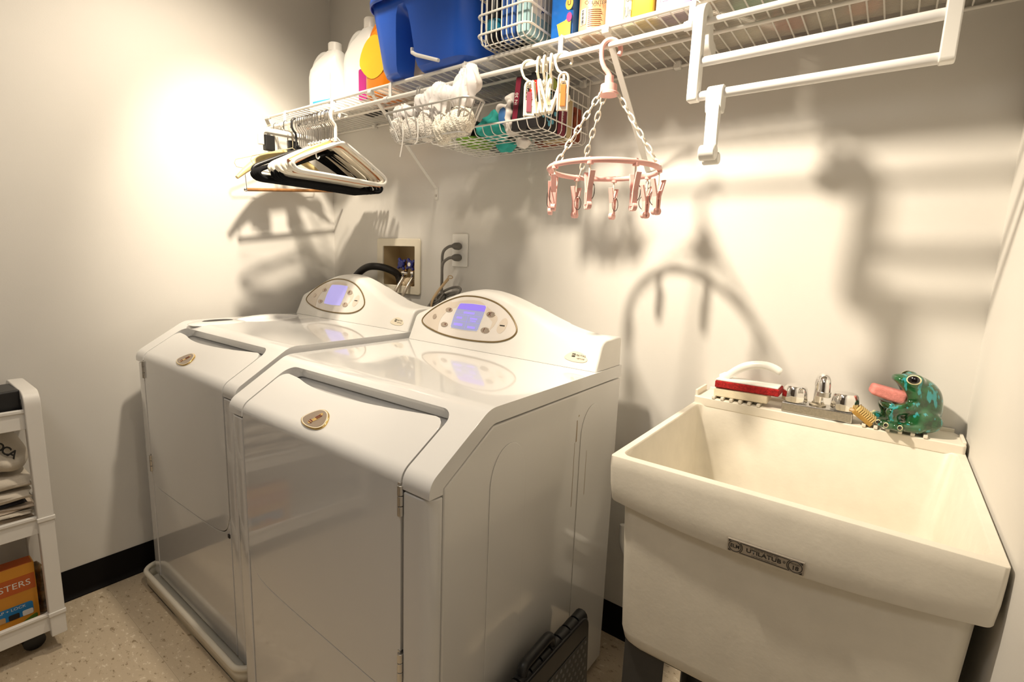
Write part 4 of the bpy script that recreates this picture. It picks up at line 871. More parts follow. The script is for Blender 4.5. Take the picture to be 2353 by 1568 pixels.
# seen only from below, through the liner
jar_specs = [('green_bottle', 'green bottle seen from below through the shelf liner', 1.735, -0.205, 0.048, 0.035, (0.10, 0.42, 0.26)), ('spray_can', 'white can behind the green bottle on the shelf', 1.690, -0.075, 0.036, 0.036, (0.80, 0.78, 0.70)), ('spray_can', 'red can near the wall behind the green bottle', 1.775, -0.078, 0.034, 0.034, (0.50, 0.09, 0.05)),
             ('spray_can', 'grey can to the right of the red can', 1.838, -0.076, 0.030, 0.030, (0.45, 0.42, 0.36)), ('spray_can', 'pink can near the wall above the drying rack', 1.905, -0.080, 0.032, 0.032, (0.70, 0.34, 0.24)), ('storage_jar', 'cream jar at the right end of the shelf', 2.000, -0.115, 0.045, 0.045, (0.78, 0.70, 0.46)),
             ('storage_jar', 'olive jar in the right corner of the shelf', 2.100, -0.120, 0.040, 0.040, (0.42, 0.38, 0.14)), ('spray_can', 'orange can behind the purple carton', 1.605, -0.130, 0.030, 0.030, (0.66, 0.40, 0.20)), ('spray_can', 'tan can behind the peach bottle', 1.400, -0.110, 0.034, 0.034, (0.55, 0.30, 0.16)),
             ('spray_can', 'beige can behind the yellow bottle', 1.500, -0.120, 0.032, 0.032, (0.70, 0.60, 0.45)), ('green_bottle', 'dark green bottle behind the pale carton', 1.850, -0.205, 0.036, 0.030, (0.22, 0.30, 0.16)), ('spray_can', 'pale pink can between the dark green bottle and the cream jar', 1.930, -0.205, 0.030, 0.030, (0.66, 0.44, 0.34))]
for nm, lb_, x, y, rx, ry, c in jar_specs:
    cm_ = mat('can_%.2f_%.2f_%.2f' % c, c, 0.35)
    bottle(nm, lb_, x, y, rx, ry, 0.20, cm_, WCAP, group='cans and bottles at the back of the shelf')
for x0, x1, h, c, lb_ in ((1.640, 1.700, 0.21, (0.62, 0.50, 0.36), 'tan light-blocking carton added at the shelf front left of the green bottle'), (1.704, 1.786, 0.12, (0.70, 0.68, 0.60), 'low white light-blocking carton added in front of the green bottle'), (1.790, 1.872, 0.20, (0.66, 0.62, 0.50), 'pale light-blocking carton added at the shelf front right of the green bottle'), (1.876, 1.958, 0.16, (0.72, 0.66, 0.56), 'cream light-blocking carton added at the shelf front above the drying rack'), (1.962, 2.052, 0.22, (0.55, 0.50, 0.40), 'large beige light-blocking carton added at the shelf front near the right wall'), (2.056, 2.150, 0.20, (0.50, 0.42, 0.22), 'ochre light-blocking carton added at the front right end of the shelf')):
    tag(MB().box(x0, x1, -0.334, -0.252, ITZ, ITZ + h).build('light_block_carton', mat('carton_%.2f_%.2f' % c[:2], c, 0.5), bevel=0.002), lb_, 'box', 'light-blocking cartons added at the right of the shelf')  # cartons added to keep spot light off the wall below the shelf
rk = thing('black_remote', 'flat black gadget lying on the left part of the shelf', 'remote', (0.43, -0.105, SZ + 0.0035), (0, 0, -0.15))
MB().prism(rrect(-0.055, 0.055, -0.022, 0.022, 0.008, 4), (0,0,0), (1,0,0), (0,1,0), (0,0,0.018)).build('remote_body', BLACK, rk, bevel=0.003)
MB().prism(rrect(-0.02, 0.045, -0.014, 0.014, 0.004, 3), (0,0,0.018), (1,0,0), (0,1,0), (0,0,0.0012)).build('remote_keys', mat('dark_grey_keys', (0.05, 0.05, 0.05), 0.6), rk)
# ------------------------------------------------------------------ coat hangers on the rod
ZT = ROD_Z + 0.0062     # top of the rod
def hook_path(r=0.013, drop=0.045):
    pts = [(0, r*math.cos(math.radians(a)), r*math.sin(math.radians(a)) - r + 0.004) for a in range(-35, 181, 18)]
    return pts + [(0, -r, -r - 0.012), (0, -r*0.5, -drop*0.80), (0, 0, -drop), (0, 0, -drop - 0.045)]
def hanger(name, label, x, kind, half=0.19, yaw=0.0, tilt=0.0, sh=0.03, group='coat hangers on the rod'):
    t = thing(name, label, 'hanger', (x, ROD_Y, ZT), (tilt, 0, yaw), group)
    if kind == 'white_tube':
        MB().tube(smooth_open(hook_path(0.0165, 0.052), 2), 0.0056, 8).build('hook', PLASTIC_I if x < 0.48 else PLASTIC, t)
        hm_ = PLASTIC_I if x < 0.48 else PLASTIC
    else:
        MB().tube(smooth_open(hook_path(0.0145, 0.05), 2), 0.0020 if kind != 'black_hook' else 0.0040, 8).build('hook', BLACK if kind == 'black_hook' else CHROME, t)
        hm_ = {'white': PLASTIC_I, 'black': BLACKV, 'wood': mat('orange_wood', (0.56, 0.20, 0.06), 0.4, var=0.15, scale=40), 'black_hook': BLACK}[kind]
    z0 = -0.093 if kind != 'black' else -0.112
    a = [(0, sh, z0), (0, sh + half*0.45, z0 - 0.040), (0, sh + half, z0 - 0.094), (0, sh + half*0.93, z0 - 0.118), (0, sh, z0 - 0.116), (0, sh - half*0.93, z0 - 0.118), (0, sh - half, z0 - 0.094), (0, sh - half*0.45, z0 - 0.040)]
    if kind == 'wood':
        arm = smooth_open([a[6], (0, sh - half*0.5, z0 - 0.040), (0, sh, z0 - 0.004), (0, sh + half*0.5, z0 - 0.040), a[2]], 5)
        MB().tube(arm, [0.011]*len(arm), 10).build('shoulder_arm', hm_, t); MB().tube([a[5], a[3]], 0.006, 10).build('trouser_bar', hm_, t); return t
    r = {'white_tube': 0.0062, 'white': 0.0072, 'black': 0.0058, 'black_hook': 0.007}[kind]
    loop = []
    for i in range(8):
        p, q, n_ = Vector(a[i-1]), Vector(a[i]), Vector(a[(i+1) % 8]); d = 0.028 if i in (2, 3, 5, 6) else 0.02
        s, e = q + (p-q).normalized()*min(d, (p-q).length*.45), q + (n_-q).normalized()*min(d, (n_-q).length*.45)
        loop += [(1-k)**2*s + 2*k*(1-k)*q + k*k*e for k in (0, .25, .5, .75, 1)]
    MB().tube(loop, r, 10, closed=True).build('hanger_frame', hm_, t)
    MB().tube([(0, 0, z0 + 0.006), (0, sh*0.6, z0 - 0.006)], r, 8).build('neck', hm_, t)
    if kind == 'white_tube' and x > 0.48:
        for s in (-0.55, 0.62):
            y0 = sh + half*s; zz = z0 - 0.042 - 0.03*abs(s)
            MB().tube(smooth_open([(0, y0, zz + 0.012), (0, y0 + 0.001, zz - 0.008), (0, y0 + 0.007, zz - 0.014), (0, y0 + 0.013, zz - 0.006)], 3), 0.0022, 6).build('strap_notch', hm_, t)
    return t
hanger('coat_hanger', 'front white tubular plastic hanger nearest the viewer on the rod', 0.486, 'white_tube', 0.192, 0.05)
whites = [0.467, 0.446, 0.426, 0.407, 0.388, 0.369, 0.350, 0.331]; ords = ['second', 'third', 'fourth', 'fifth', 'sixth', 'seventh', 'eighth', 'ninth']
for i, x in enumerate(whites):
    hanger('coat_hanger', 'white plastic hanger with a steel hook, %s from the front of the packed row' % ords[i], x, 'white', 0.181 + random.uniform(-.005, .005), random.uniform(-0.03, 0.05), sh=0.026 + random.uniform(-.006, .006))
hanger('coat_hanger', 'orange wooden hanger among the white ones near the front of the row', 0.455, 'wood', 0.185, 0.02, sh=0.036)
for i, x in enumerate([0.398, 0.378, 0.360, 0.341, 0.321, 0.308, 0.295, 0.282, 0.269]):
    hanger('coat_hanger', 'black velvet hanger with a steel hook, %s black one from the front' % (['first'] + ords)[i], x, 'black', 0.205 if x > 0.33 else 0.220, random.uniform(-0.02, 0.02), sh=0.056 if x > 0.33 else 0.040)
hanger('coat_hanger', 'black hanger with a thick black hook behind the steel hooks', 0.246, 'black_hook', 0.19, -0.06, sh=0.03)
# skirt hanger with black clips
t = thing('clip_hanger', 'white bar hanger with black and chrome clips near the left wall', 'hanger', (0.190, ROD_Y, ZT), (0, 0, 0.10), 'coat hangers on the rod')
MB().tube(smooth_open(hook_path(0.0145, 0.05), 2), 0.0020, 8).build('hook', CHROME, t)
MB().tube(round_path([(0, -0.105, -0.098), (0, -0.105, -0.050), (0, 0.12, -0.036), (0, 0.12, -0.085)], 0.018, 5), 0.0105, 10).build('bar', PLASTIC, t)
for y in (-0.075, 0.02):
    MB().box(-0.010, 0.010, y - 0.018, y + 0.018, -0.115, -0.062).build('clip_pad', BLACK, t, bevel=0.003)
    MB().tube([(0, y, -0.05), (0, y, -0.085)], 0.006, 8).build('clip_clasp', CHROME, t)
# thin wire hanger
for x, hw, yw in ((0.070, 0.165, 0.10), (0.222, 0.17, -0.05)):
    t = thing('wire_hanger', 'thin steel wire hanger %s' % ('against the left wall' if x < 0.1 else 'half hidden behind the black hook'), 'hanger', (x, ROD_Y, ZT), (0, 0, yw), 'coat hangers on the rod')
    MB().tube(smooth_open(hook_path(0.0145, 0.05), 2) + [(0, 0.02 + hw*0.97, -0.145), (0, 0.02 + hw, -0.158), (0, 0.02 + hw*0.96, -0.170), (0, 0.02 - hw*0.96, -0.170), (0, 0.02 - hw, -0.158), (0, 0.02 - hw*0.97, -0.145), (0, 0, -0.093)], 0.0013, 6).build('wire_frame', mat('yellowed_wire', (0.72, 0.62, 0.42), 0.35, metal=0.4), t)
# wooden suit hanger with a low trouser bar
t = thing('suit_hanger', 'pale wooden suit hanger with a low brown trouser bar by the left wall', 'hanger', (0.120, ROD_Y, ZT), (0, 0, 0.02), 'coat hangers on the rod')
PALEW = mat('pale_wood', (0.66, 0.52, 0.24), 0.5, var=0.1, scale=30)
MB().tube(smooth_open(hook_path(0.0145, 0.05), 2), 0.0020, 8).build('hook', CHROME, t)
arm = smooth_open([(0.018, -0.165, -0.215), (0.008, -0.115, -0.172), (0, -0.05, -0.128), (0, 0.04, -0.098), (0, 0.13, -0.128), (0.008, 0.19, -0.165)], 5)
na = len(arm); MB().tube(arm, [0.006 + 0.010*min(1, i/8, (na-1-i)/8) for i in range(na)], 10).build('shoulder_arm', PALEW, t)
MB().tube([(0, -0.125, -0.250), (0, 0.265, -0.206)], 0.0060, 10).build('trouser_bar', mat('brown_wood_bar', (0.36, 0.17, 0.06), 0.4, var=0.2, scale=50), t)
MB().tube([(0, -0.123, -0.249), (0.004, -0.130, -0.185)], 0.0015, 6).build('bar_wire', CHROME, t); MB().tube([(0, 0.262, -0.206), (0.004, 0.185, -0.165)], 0.0015, 6).build('bar_wire', CHROME, t)
MB().ball((0, -0.128, -0.2505), 0.0075, 10, 8).build('bar_knob', CHROME, t)
# ------------------------------------------------------------------ little wire basket with mesh laundry bags
GREYW = mat('grey_steel_wire', (0.55, 0.54, 0.52), 0.35, metal=0.6)
wbk = thing('bag_basket', 'small steel wire basket hung on the rod and full of white mesh bags', 'basket', (0, 0, 0))
rim = rrect(0.842, 1.166, -0.408, -0.336, 0.03, 5); bot = rrect(0.880, 1.130, -0.395, -0.350, 0.02, 5)
MB().tube([(a, b, 1.531) for a, b in rim], 0.0030, 8, closed=True).build('basket_ring', GREYW, wbk)
MB().tube([(a, b, 1.458) for a, b in bot], 0.0018, 6, closed=True).build('basket_ring', GREYW, wbk)
for k in range(0, len(rim)):
    if k % 2 == 0: MB().tube([(*rim[k], 1.531), (*bot[k], 1.458)], 0.0014, 6).build('basket_wire', GREYW, wbk)
for f in lin(0.08, 0.92, 9):
    for ya, yb in ((-0.408, -0.395), (-0.336, -0.350)): MB().tube([(0.842 + 0.324*f, ya, 1.531), (0.88 + 0.25*f, yb, 1.458)], 0.0014, 6).build('basket_wire', GREYW, wbk)
    MB().tube([(0.88 + 0.25*f, -0.395, 1.458), (0.88 + 0.25*f, -0.350, 1.458)], 0.0014, 6).build('basket_wire', GREYW, wbk)
for x in (0.895, 0.905, 1.10, 1.11):
    MB().tube(round_path([(x, -0.336, 1.531), (x, -0.332, 1.585), (x, ROD_Y - 0.012, ROD_Z + 0.009), (x, ROD_Y + 0.008, ROD_Z + 0.010), (x, ROD_Y + 0.011, ROD_Z - 0.008)], 0.008, 4), 0.0019, 6).build('basket_hook', GREYW, wbk)
def mesh_mat(name, col, hole, scale):
    m = bpy.data.materials.new(name); m.use_nodes = True; nt = m.node_tree; b = nt.nodes['Principled BSDF']; b.inputs['Roughness'].default_value = 0.9
    tc = nt.nodes.new('ShaderNodeTexCoord'); v = nt.nodes.new('ShaderNodeTexVoronoi'); v.inputs['Scale'].default_value = scale
    nt.links.new(tc.outputs['Object'], v.inputs['Vector']); r = nt.nodes.new('ShaderNodeValToRGB')
    r.color_ramp.elements[0].position = 0.20; r.color_ramp.elements[0].color = (*hole, 1); r.color_ramp.elements[1].position = 0.34; r.color_ramp.elements[1].color = (*col, 1)
    nt.links.new(v.outputs['Distance'], r.inputs['Fac']); nt.links.new(r.outputs['Color'], b.inputs['Base Color'])
    bp = nt.nodes.new('ShaderNodeBump'); bp.inputs['Strength'].default_value = 0.8; bp.inputs['Distance'].default_value = 0.002
    nt.links.new(v.outputs['Distance'], bp.inputs['Height']); nt.links.new(bp.outputs['Normal'], b.inputs['Normal']); return m
NET = mesh_mat('white_crochet_net', (0.78, 0.74, 0.68), (0.30, 0.27, 0.24), 240)
NET2 = mesh_mat('cream_crochet_net', (0.80, 0.76, 0.66), (0.42, 0.38, 0.30), 260)
SHEER = mat('white_sheer_fabric', (0.80, 0.77, 0.76), 0.85, var=0.03)
def wob(X, Y, Z, s, a, f): return a*(np.sin(f*X + s) * np.cos(f*1.3*Y - s*2) + np.sin(f*1.7*Z + 1.3*s) * np.cos(f*0.8*X + s))
bags = [('left end', NET, [((0.882,-0.372,1.492),(0.030,0.030,0.036))], [((0.872,-0.372,1.538),(0.014,0.018,0.020)), ((0.897,-0.370,1.538),(0.015,0.018,0.022))]),
        ('left half', NET, [((0.930,-0.374,1.488),(0.030,0.030,0.034))], [((0.918,-0.376,1.530),(0.020,0.02,0.02))]),
        ('middle', NET, [((0.990,-0.376,1.490),(0.028,0.030,0.040))], [((0.974,-0.372,1.548),(0.026,0.024,0.022)), ((0.992,-0.368,1.566),(0.016,0.018,0.02))]),
        ('right half', NET2, [((1.050,-0.378,1.478),(0.026,0.028,0.036)), ((1.046,-0.380,1.452),(0.014,0.014,0.016))], [((1.040,-0.372,1.555),(0.036,0.028,0.034)), ((1.030,-0.372,1.525),(0.028,0.026,0.03))]),
        ('right end', NET2, [((1.110,-0.374,1.488),(0.036,0.030,0.036)), ((1.085,-0.376,1.482),(0.03,0.026,0.03))], [((1.105,-0.370,1.548),(0.036,0.028,0.034)), ((1.118,-0.358,1.592),(0.026,0.020,0.032)), ((1.090,-0.352,1.586),(0.024,0.016,0.022)), ((1.135,-0.365,1.575),(0.018,0.02,0.03))])]
for i, (nm, net, low, up) in enumerate(bags):
    t = thing('laundry_bag', 'crumpled white mesh laundry bag at the %s of the small steel basket' % nm, 'laundry bag', low[0][0], group='mesh laundry bags')
    for lst, m_, pn_, amp, fr_ in ((low, net, 'net', 0.0016, 150.0), (up, SHEER, 'sheer_top', 0.0042, 75.0)):
        o_ = Vector(low[0][0])
        def fn(X, Y, Z):
            d = None
            for c, r in lst:
                e_ = ell(X, Y, Z, tuple(Vector(c) - o_), r); d = e_ if d is None else smin(d, e_, 0.008)
            th = np.arctan2(Y + 0.004*np.sin(90*Z), X - 0.010*np.sin(38*Z + i)); pl_ = np.abs(np.sin(th*(4.5 if pn_ == 'sheer_top' else 7) + 22*Z + i))
            return d + (0.0062 if pn_ == 'sheer_top' else 0.0024)*(pl_ - 0.6) + wob(X, Y, Z, i*1.7 + 0.5, amp*0.55, fr_)
        lo = [min(c[k] - r[k] for c, r in lst) - 0.012 - o_[k] for k in range(3)]; hi = [max(c[k] + r[k] for c, r in lst) + 0.012 - o_[k] for k in range(3)]
        sdf_mesh(fn, lo, hi, 0.0026).build(pn_, m_, t)
    if i in (1, 2):
        MB().tube(smooth_open([(0.0, -0.034, 0.01), (0.004, -0.036, -0.02), (-0.002, -0.034, -0.045), (-0.012, -0.033, -0.075 if i == 1 else -0.05)], 5), 0.0016, 6).build('drawstring', WCAP, t)
# ------------------------------------------------------------------ large under-shelf wire basket
ub = thing('under_shelf_basket', 'white wire basket slung under the shelf and packed with boxes and cloths', 'basket', (0, 0, 0))
UX0, UX1, UY0, UY1, UZ, UT = 0.862, 1.270, -0.252, -0.022, 1.4835, 1.612
def utube(p, r=0.0013, nm='basket_wire'): MB().tube(p, r, 6).build(nm, WIRE, ub)
for k in range(14):
    x = UX0 + 0.012 + (UX1 - UX0 - 0.024)*k/13
    utube(round_path([(x, UY0 - 0.010, UZ + 0.022), (x, UY0, UZ), (x, UY1, UZ), (x, UY1, UZ + 0.05)], 0.012, 4))
for k in range(9):
    y = UY0 + 0.014 + (UY1 - UY0 - 0.022)*k/8
    utube(round_path([(UX0, y, UT if k > 5 else UZ + 0.06), (UX0, y, UZ - 0.002), (UX1, y, UZ - 0.002), (UX1, y, UT)], 0.016, 4))
utube([(UX0 - 0.004, UY0 - 0.010, UZ + 0.022), (UX1 - 0.004, UY0 - 0.010, UZ + 0.022)], 0.0026, 'basket_rail')
for z in (UZ + 0.028, UT - 0.032, UT): utube([(UX1, UY0 + 0.01, z), (UX1, UY1, z)], 0.0019, 'basket_rail')
utube([(UX0, UY1, UZ + 0.05), (UX1, UY1, UZ + 0.05)], 0.0020, 'basket_rail')
utube([(UX0, UY0 + 0.01, UZ + 0.028), (UX0, UY1, UZ + 0.028)], 0.0019, 'basket_rail')
for x, y in ((UX1, UY1), (UX1, UY0 + 0.012), (UX1 + 0.006, UY0 + 0.02), (UX0, UY1)):
    utube(round_path([(x, y, UZ + 0.03), (x, y, SZ + 0.002), (x - 0.01, y, SZ + 0.007), (x - 0.014, y, SZ + 0.001)], 0.006, 3), 0.0019, 'basket_hanger')
CB = UZ + 0.0022
def carton(name, label, x0, x1, y0, y1, h, m, lean=0.10, cat='box'):
    t = thing(name, label, cat, ((x0+x1)/2, (y0+y1)/2, CB), (0, lean, 0))
    MB().box(-(x1-x0)/2, (x1-x0)/2, -(y1-y0)/2, (y1-y0)/2, 0.001 + abs(lean)*(x1-x0)/2, h).build('carton', m, t, bevel=0.001, seg=1); return t
BLKBOX = mat('black_carton', (0.012, 0.011, 0.012), 0.35); MAROON = mat('maroon_print', (0.20, 0.015, 0.04), 0.35); REDP = mat('red_print', (0.62, 0.03, 0.015), 0.35); CYAN = mat('cyan_print', (0.12, 0.42, 0.60), 0.35); LIME = mat('lime_print', (0.42, 0.50, 0.10), 0.4)
up_ = Vector((0, 0, 1))
t = carton('cleaner_kit', 'black carton with a maroon spine strip in the under-shelf basket', 1.160, 1.184, -0.236, -0.10, 0.135, BLKBOX)
MB().box(-0.0122, 0.004, -0.0688, -0.0678, 0.03, 0.132).build('spine_strip', MAROON, t)
text('IN 30', 0.013, (-0.004, -0.0690, 0.08), (0,0,1), (-1,0,0), WHITEINK, t)
t = carton('cleaner_kit', 'black carton with white capitals down its spine in the under-shelf basket', 1.186, 1.212, -0.238, -0.10, 0.132, BLKBOX)
text('CLEAN YOUR SPE', 0.0095, (0.002, -0.0696, 0.068), (0,0,1), (-1,0,0), WHITEINK, t)
t = carton('cleaner_kit', 'black carton with a red NEW tag at the right of the under-shelf basket', 1.214, 1.250, -0.240, -0.105, 0.135, BLKBOX, lean=0.06)
MB().box(-0.0182, 0.006, -0.0685, -0.0675, 0.055, 0.115).build('spine_strip', REDP, t)
text('NEW!', 0.020, (-0.006, -0.0688, 0.085), (0,0,1), (-1,0,0), WHITEINK, t)
text('dryel', 0.042, (0.0183, -0.028, 0.060), (0,0,1), (0,-1,0), CYAN, t, depth=0.0009, sx=0.9)
MB().prism(ellp((-0.028, 0.118), 0.028, 0.016), (0.0180, 0, 0), (0,1,0), (0,0,1), (0.0008, 0, 0)).build('picture', LIME, t)
MB().prism([(0.022, 0.003), (0.060, 0.003), (0.060, 0.133), (0.022, 0.133)], (0.0180, 0, 0), (0,1,0), (0,0,1), (0.0008, 0, 0)).build('side_strip', MAROON, t)
text('IN-DRYER CLEANER', 0.0115, (0.0188, 0.041, 0.068), (0,0,1), (0,-1,0), WHITEINK, t)
for y, z in ((-0.05, 0.035), (-0.02, 0.02), (0.005, 0.05), (-0.005, 0.028)): MB().prism(ellp((y, z), 0.006, 0.006, 12), (0.0181, 0, 0), (0,1,0), (0,0,1), (0.0007, 0, 0)).build('bubble', CYAN, t)
carton('small_carton', 'cream carton behind the black cartons in the under-shelf basket', 1.170, 1.248, -0.098, -0.072, 0.11, mat('cream_carton', (0.68, 0.55, 0.30), 0.5), 0.0)
carton('woven_pouch', 'red brown woven pouch in the back right corner of the under-shelf basket', 1.12, 1.252, -0.068, -0.030, 0.092, mat('red_brown_weave', (0.26, 0.055, 0.022), 0.7, var=0.5, scale=60, bump=0.6, bscale=90), 0.0, 'pouch')
TEAL = mat('teal_cloth', (0.035, 0.40, 0.36), 0.85, var=0.12, scale=40)
def lump(name, label, cat, parts_, m, amp=0.004, f=120.0, res=0.004, s=0.3, sub='cloth'):
    c0_ = Vector(parts_[0][0]); t = thing(name, label, cat, c0_)
    def fn(X, Y, Z):
        d = None
        for c, r in parts_:
            e_ = ell(X, Y, Z, tuple(Vector(c) - c0_), r); d = e_ if d is None else smin(d, e_, 0.01)
        return d + wob(X, Y, Z, s, amp, f)
    lo = [min(c[k] - r[k] for c, r in parts_) - 0.015 - c0_[k] for k in range(3)]; hi = [max(c[k] + r[k] for c, r in parts_) + 0.015 - c0_[k] for k in range(3)]
    sdf_mesh(fn, lo, hi, res).build(sub, m, t); return t
lump('teal_towel', 'crumpled teal cloth in the middle of the under-shelf basket', 'cloth', [((1.055,-0.175,1.512),(0.052,0.055,0.022)), ((1.060,-0.165,1.545),(0.035,0.030,0.022)), ((1.030,-0.150,1.540),(0.030,0.035,0.018)), ((1.060,-0.130,1.484),(0.030,0.030,0.014))], TEAL, 0.0055, 110.0, 0.0035)
lump('teal_bag', 'turquoise zip bag standing behind the white bag in the basket', 'bag', [((1.108,-0.105,1.540),(0.020,0.045,0.055)), ((1.106,-0.09,1.580),(0.018,0.04,0.030))], mat('turquoise_bag', (0.10, 0.52, 0.44), 0.5), 0.002, 90.0, 0.0035)
wb_ = lump('white_bag', 'white plastic bag with blue print beside the black cartons', 'bag', [((1.135,-0.200,1.530),(0.024,0.036,0.042)), ((1.120,-0.225,1.552),(0.026,0.012,0.012)), ((1.150,-0.235,1.528),(0.009,0.010,0.045)), ((1.140,-0.20,1.575),(0.018,0.03,0.018)), ((1.140,-0.15,1.482),(0.020,0.020,0.016))], mat('white_bag_film', (0.78, 0.74, 0.70), 0.45), 0.003, 130.0, 0.0032)
MB().ball((-0.004, -0.038, 0.0), (0.014, 0.004, 0.022), 14, 8).build('blue_print', mat('blue_print', (0.04, 0.16, 0.42), 0.5), wb_)
t = thing('grey_bin', 'grey plastic bin at the back of the under-shelf basket', 'bin', (1.01, -0.075, CB)); rloops([(-0.050,0.050,-0.030,0.030,0.012,0), (-0.062,0.062,-0.040,0.040,0.016,0.075), (-0.066,0.066,-0.044,0.044,0.018,0.078), (-0.066,0.066,-0.044,0.044,0.018,0.085)]).build('bin_shell', mat('grey_plastic', (0.10, 0.11, 0.11), 0.4), t)
lump('green_cloth', 'folded green cloth at the left end of the under-shelf basket', 'cloth', [((0.960,-0.150,1.497),(0.050,0.065,0.013)), ((0.985,-0.10,1.500),(0.04,0.04,0.014))], mat('green_cloth', (0.20, 0.36, 0.05), 0.85, var=0.2), 0.002, 90.0)
t = thing('black_case', 'flat black case on the green cloth in the basket', 'case', (0.968, -0.175, 1.514)); MB().box(-0.050, 0.055, -0.045, 0.045, 0, 0.022).build('case_shell', BLKBOX, t, bevel=0.004)
bottle('small_jar', 'little cream jar at the left front corner of the under-shelf basket', 0.897, -0.205, 0.016, 0.016, 0.055, PLASTIC_I, BRASS, CB)
# ------------------------------------------------------------------ clip hooks on the rod
def clip_hook(label, x, yaw, pad=None, open_=0.14):
    t = thing('clip_hook', label, 'clip', (x, ROD_Y, ZT), (0, 0, yaw), 'white clip hooks on the rod')
    r = 0.0165; hp = [(0, r*math.cos(math.radians(a)), r*math.sin(math.radians(a)) - r + 0.003) for a in range(-25, 201, 15)] + [(0, -0.010, -0.032), (0, 0.002, -0.040), (0, 0.002, -0.052)]
    MB().tube(smooth_open(hp, 2), 0.0028, 8).build('hook', PLASTIC_I, t)
    for s in (-1, 1):
        o = thing_part = MB(); c = Vector((s*0.006, 0.002, -0.060))
        d = Vector((s*math.sin(open_), 0, math.cos(open_)))
        p0, p1 = Vector((s*0.0028, 0.002, -0.108)), Vector((s*0.0028, 0.002, -0.108)) + d*0.056
        ey = Vector((0, 1, 0)); ring = []
        for k in lin(0, PI, 9): ring.append(p1 + ey*(0.0095*math.cos(k)) + d*(0.011*math.sin(k)))
        path = [p0 + ey*0.0095] + [p0 + ey*0.0095 + d*0.03] + ring + [p0 - ey*0.0095 + d*0.03, p0 - ey*0.0095]
        o.tube(path, 0.0026, 8); o.obox(p0 + d*0.015, Vector((0.0016, 0, 0)), ey*0.0095, d*0.015)
        jw = o.build('jaw', PLASTIC_I, t)
        if pad: MB().obox(p0 + d*0.026 + Vector((s*0.0026, 0, 0)), Vector((0.0012, 0, 0)), ey*0.0055, d*0.020).build('pad', pad, jw, bevel=0.001)
    MB().lathe([(0.0055, -0.007), (0.0055, 0.007)], (0, 0.012, -0.085), 12, 'x').build('spring_barrel', PLASTIC_I, t)
    t.scale = (1.12, 1.12, 1.12); return t
PADM = mat('maroon_pad', (0.26, 0.06, 0.09), 0.6); PADO = mat('orange_pad', (0.80, 0.27, 0.07), 0.6)
clip_hook('white clip hook with a maroon pad, leftmost of the five on the rod', 1.268, -0.95, PADM, 0.08)
clip_hook('white clip hook second from the left among the five', 1.296, 0.35)
clip_hook('white clip hook in the middle of the five on the rod', 1.312, 0.40)
clip_hook('white clip hook next to the one with the orange pad', 1.330, 0.45, None, 0.3)
clip_hook('white clip hook with an orange pad, rightmost of the five', 1.362, -1.0, PADO, 0.30)
# ------------------------------------------------------------------ pink round sock dryer
pk = thing('sock_dryer', 'pink round clip airer hanging by chains from the rod', 'clothes airer', (1.480, ROD_Y, ZT))
hp = [(0, 0.020*math.cos(math.radians(a)), 0.020*math.sin(math.radians(a)) - 0.016) for a in range(-30, 181, 15)] + [(0, -0.019, -0.034), (0, -0.012, -0.052), (0, 0.0, -0.066), (0, 0, -0.076)]
hpz = [Vector(p) for p in smooth_open(hp, 2)]; ca, sa = math.cos(-0.95), math.sin(-0.95)
hpz = [(p.x*ca - p.y*sa, p.x*sa + p.y*ca, p.z) for p in hpz]
MB().tube(hpz, 0.0052, 10).build('hook', PINK, pk)
MB().lathe([(0.0095, -0.068), (0.0095, -0.083), (0.0175, -0.086), (0.0185, -0.101), (0.0215, -0.103), (0.0215, -0.107), (0.010, -0.106)], n=24).build('bell', PINK, pk)
RR, RZ = 0.119, -0.262
MB().tube([(RR*math.cos(a), RR*math.sin(a), RZ) for a in lin(0, 2*PI, 65)[:-1]], 0.0058, 10, closed=True).build('ring', PINK, pk)
LINK = MB().tube([(0.0052*math.cos(a), 0, 0.0118*math.sin(a)) for a in lin(0, 2*PI, 17)[:-1]], 0.0016, 6, closed=True).mesh('chain_link'); LINK.materials.append(PLASTIC_I)
for ci, an in enumerate((0.35, 2.55, 4.25)):
    a0 = Vector((0.017*math.cos(an), 0.017*math.sin(an), -0.100)); a1 = Vector((RR*math.cos(an), RR*math.sin(an), RZ + 0.003)); n_ = 10
    q = (a1 - a0).to_track_quat('Z', 'Y')
    for k in range(n_):
        o = link_mesh('chain_link', LINK, None, pk, a0.lerp(a1, (k + 0.5)/n_)); o.rotation_mode = 'QUATERNION'; o.rotation_quaternion = q @ Matrix.Rotation(PI/2*(k % 2) + 0.5, 3, 'Z').to_quaternion()
SPR = mat('dark_spring_wire', (0.12, 0.11, 0.10), 0.35, metal=0.8)
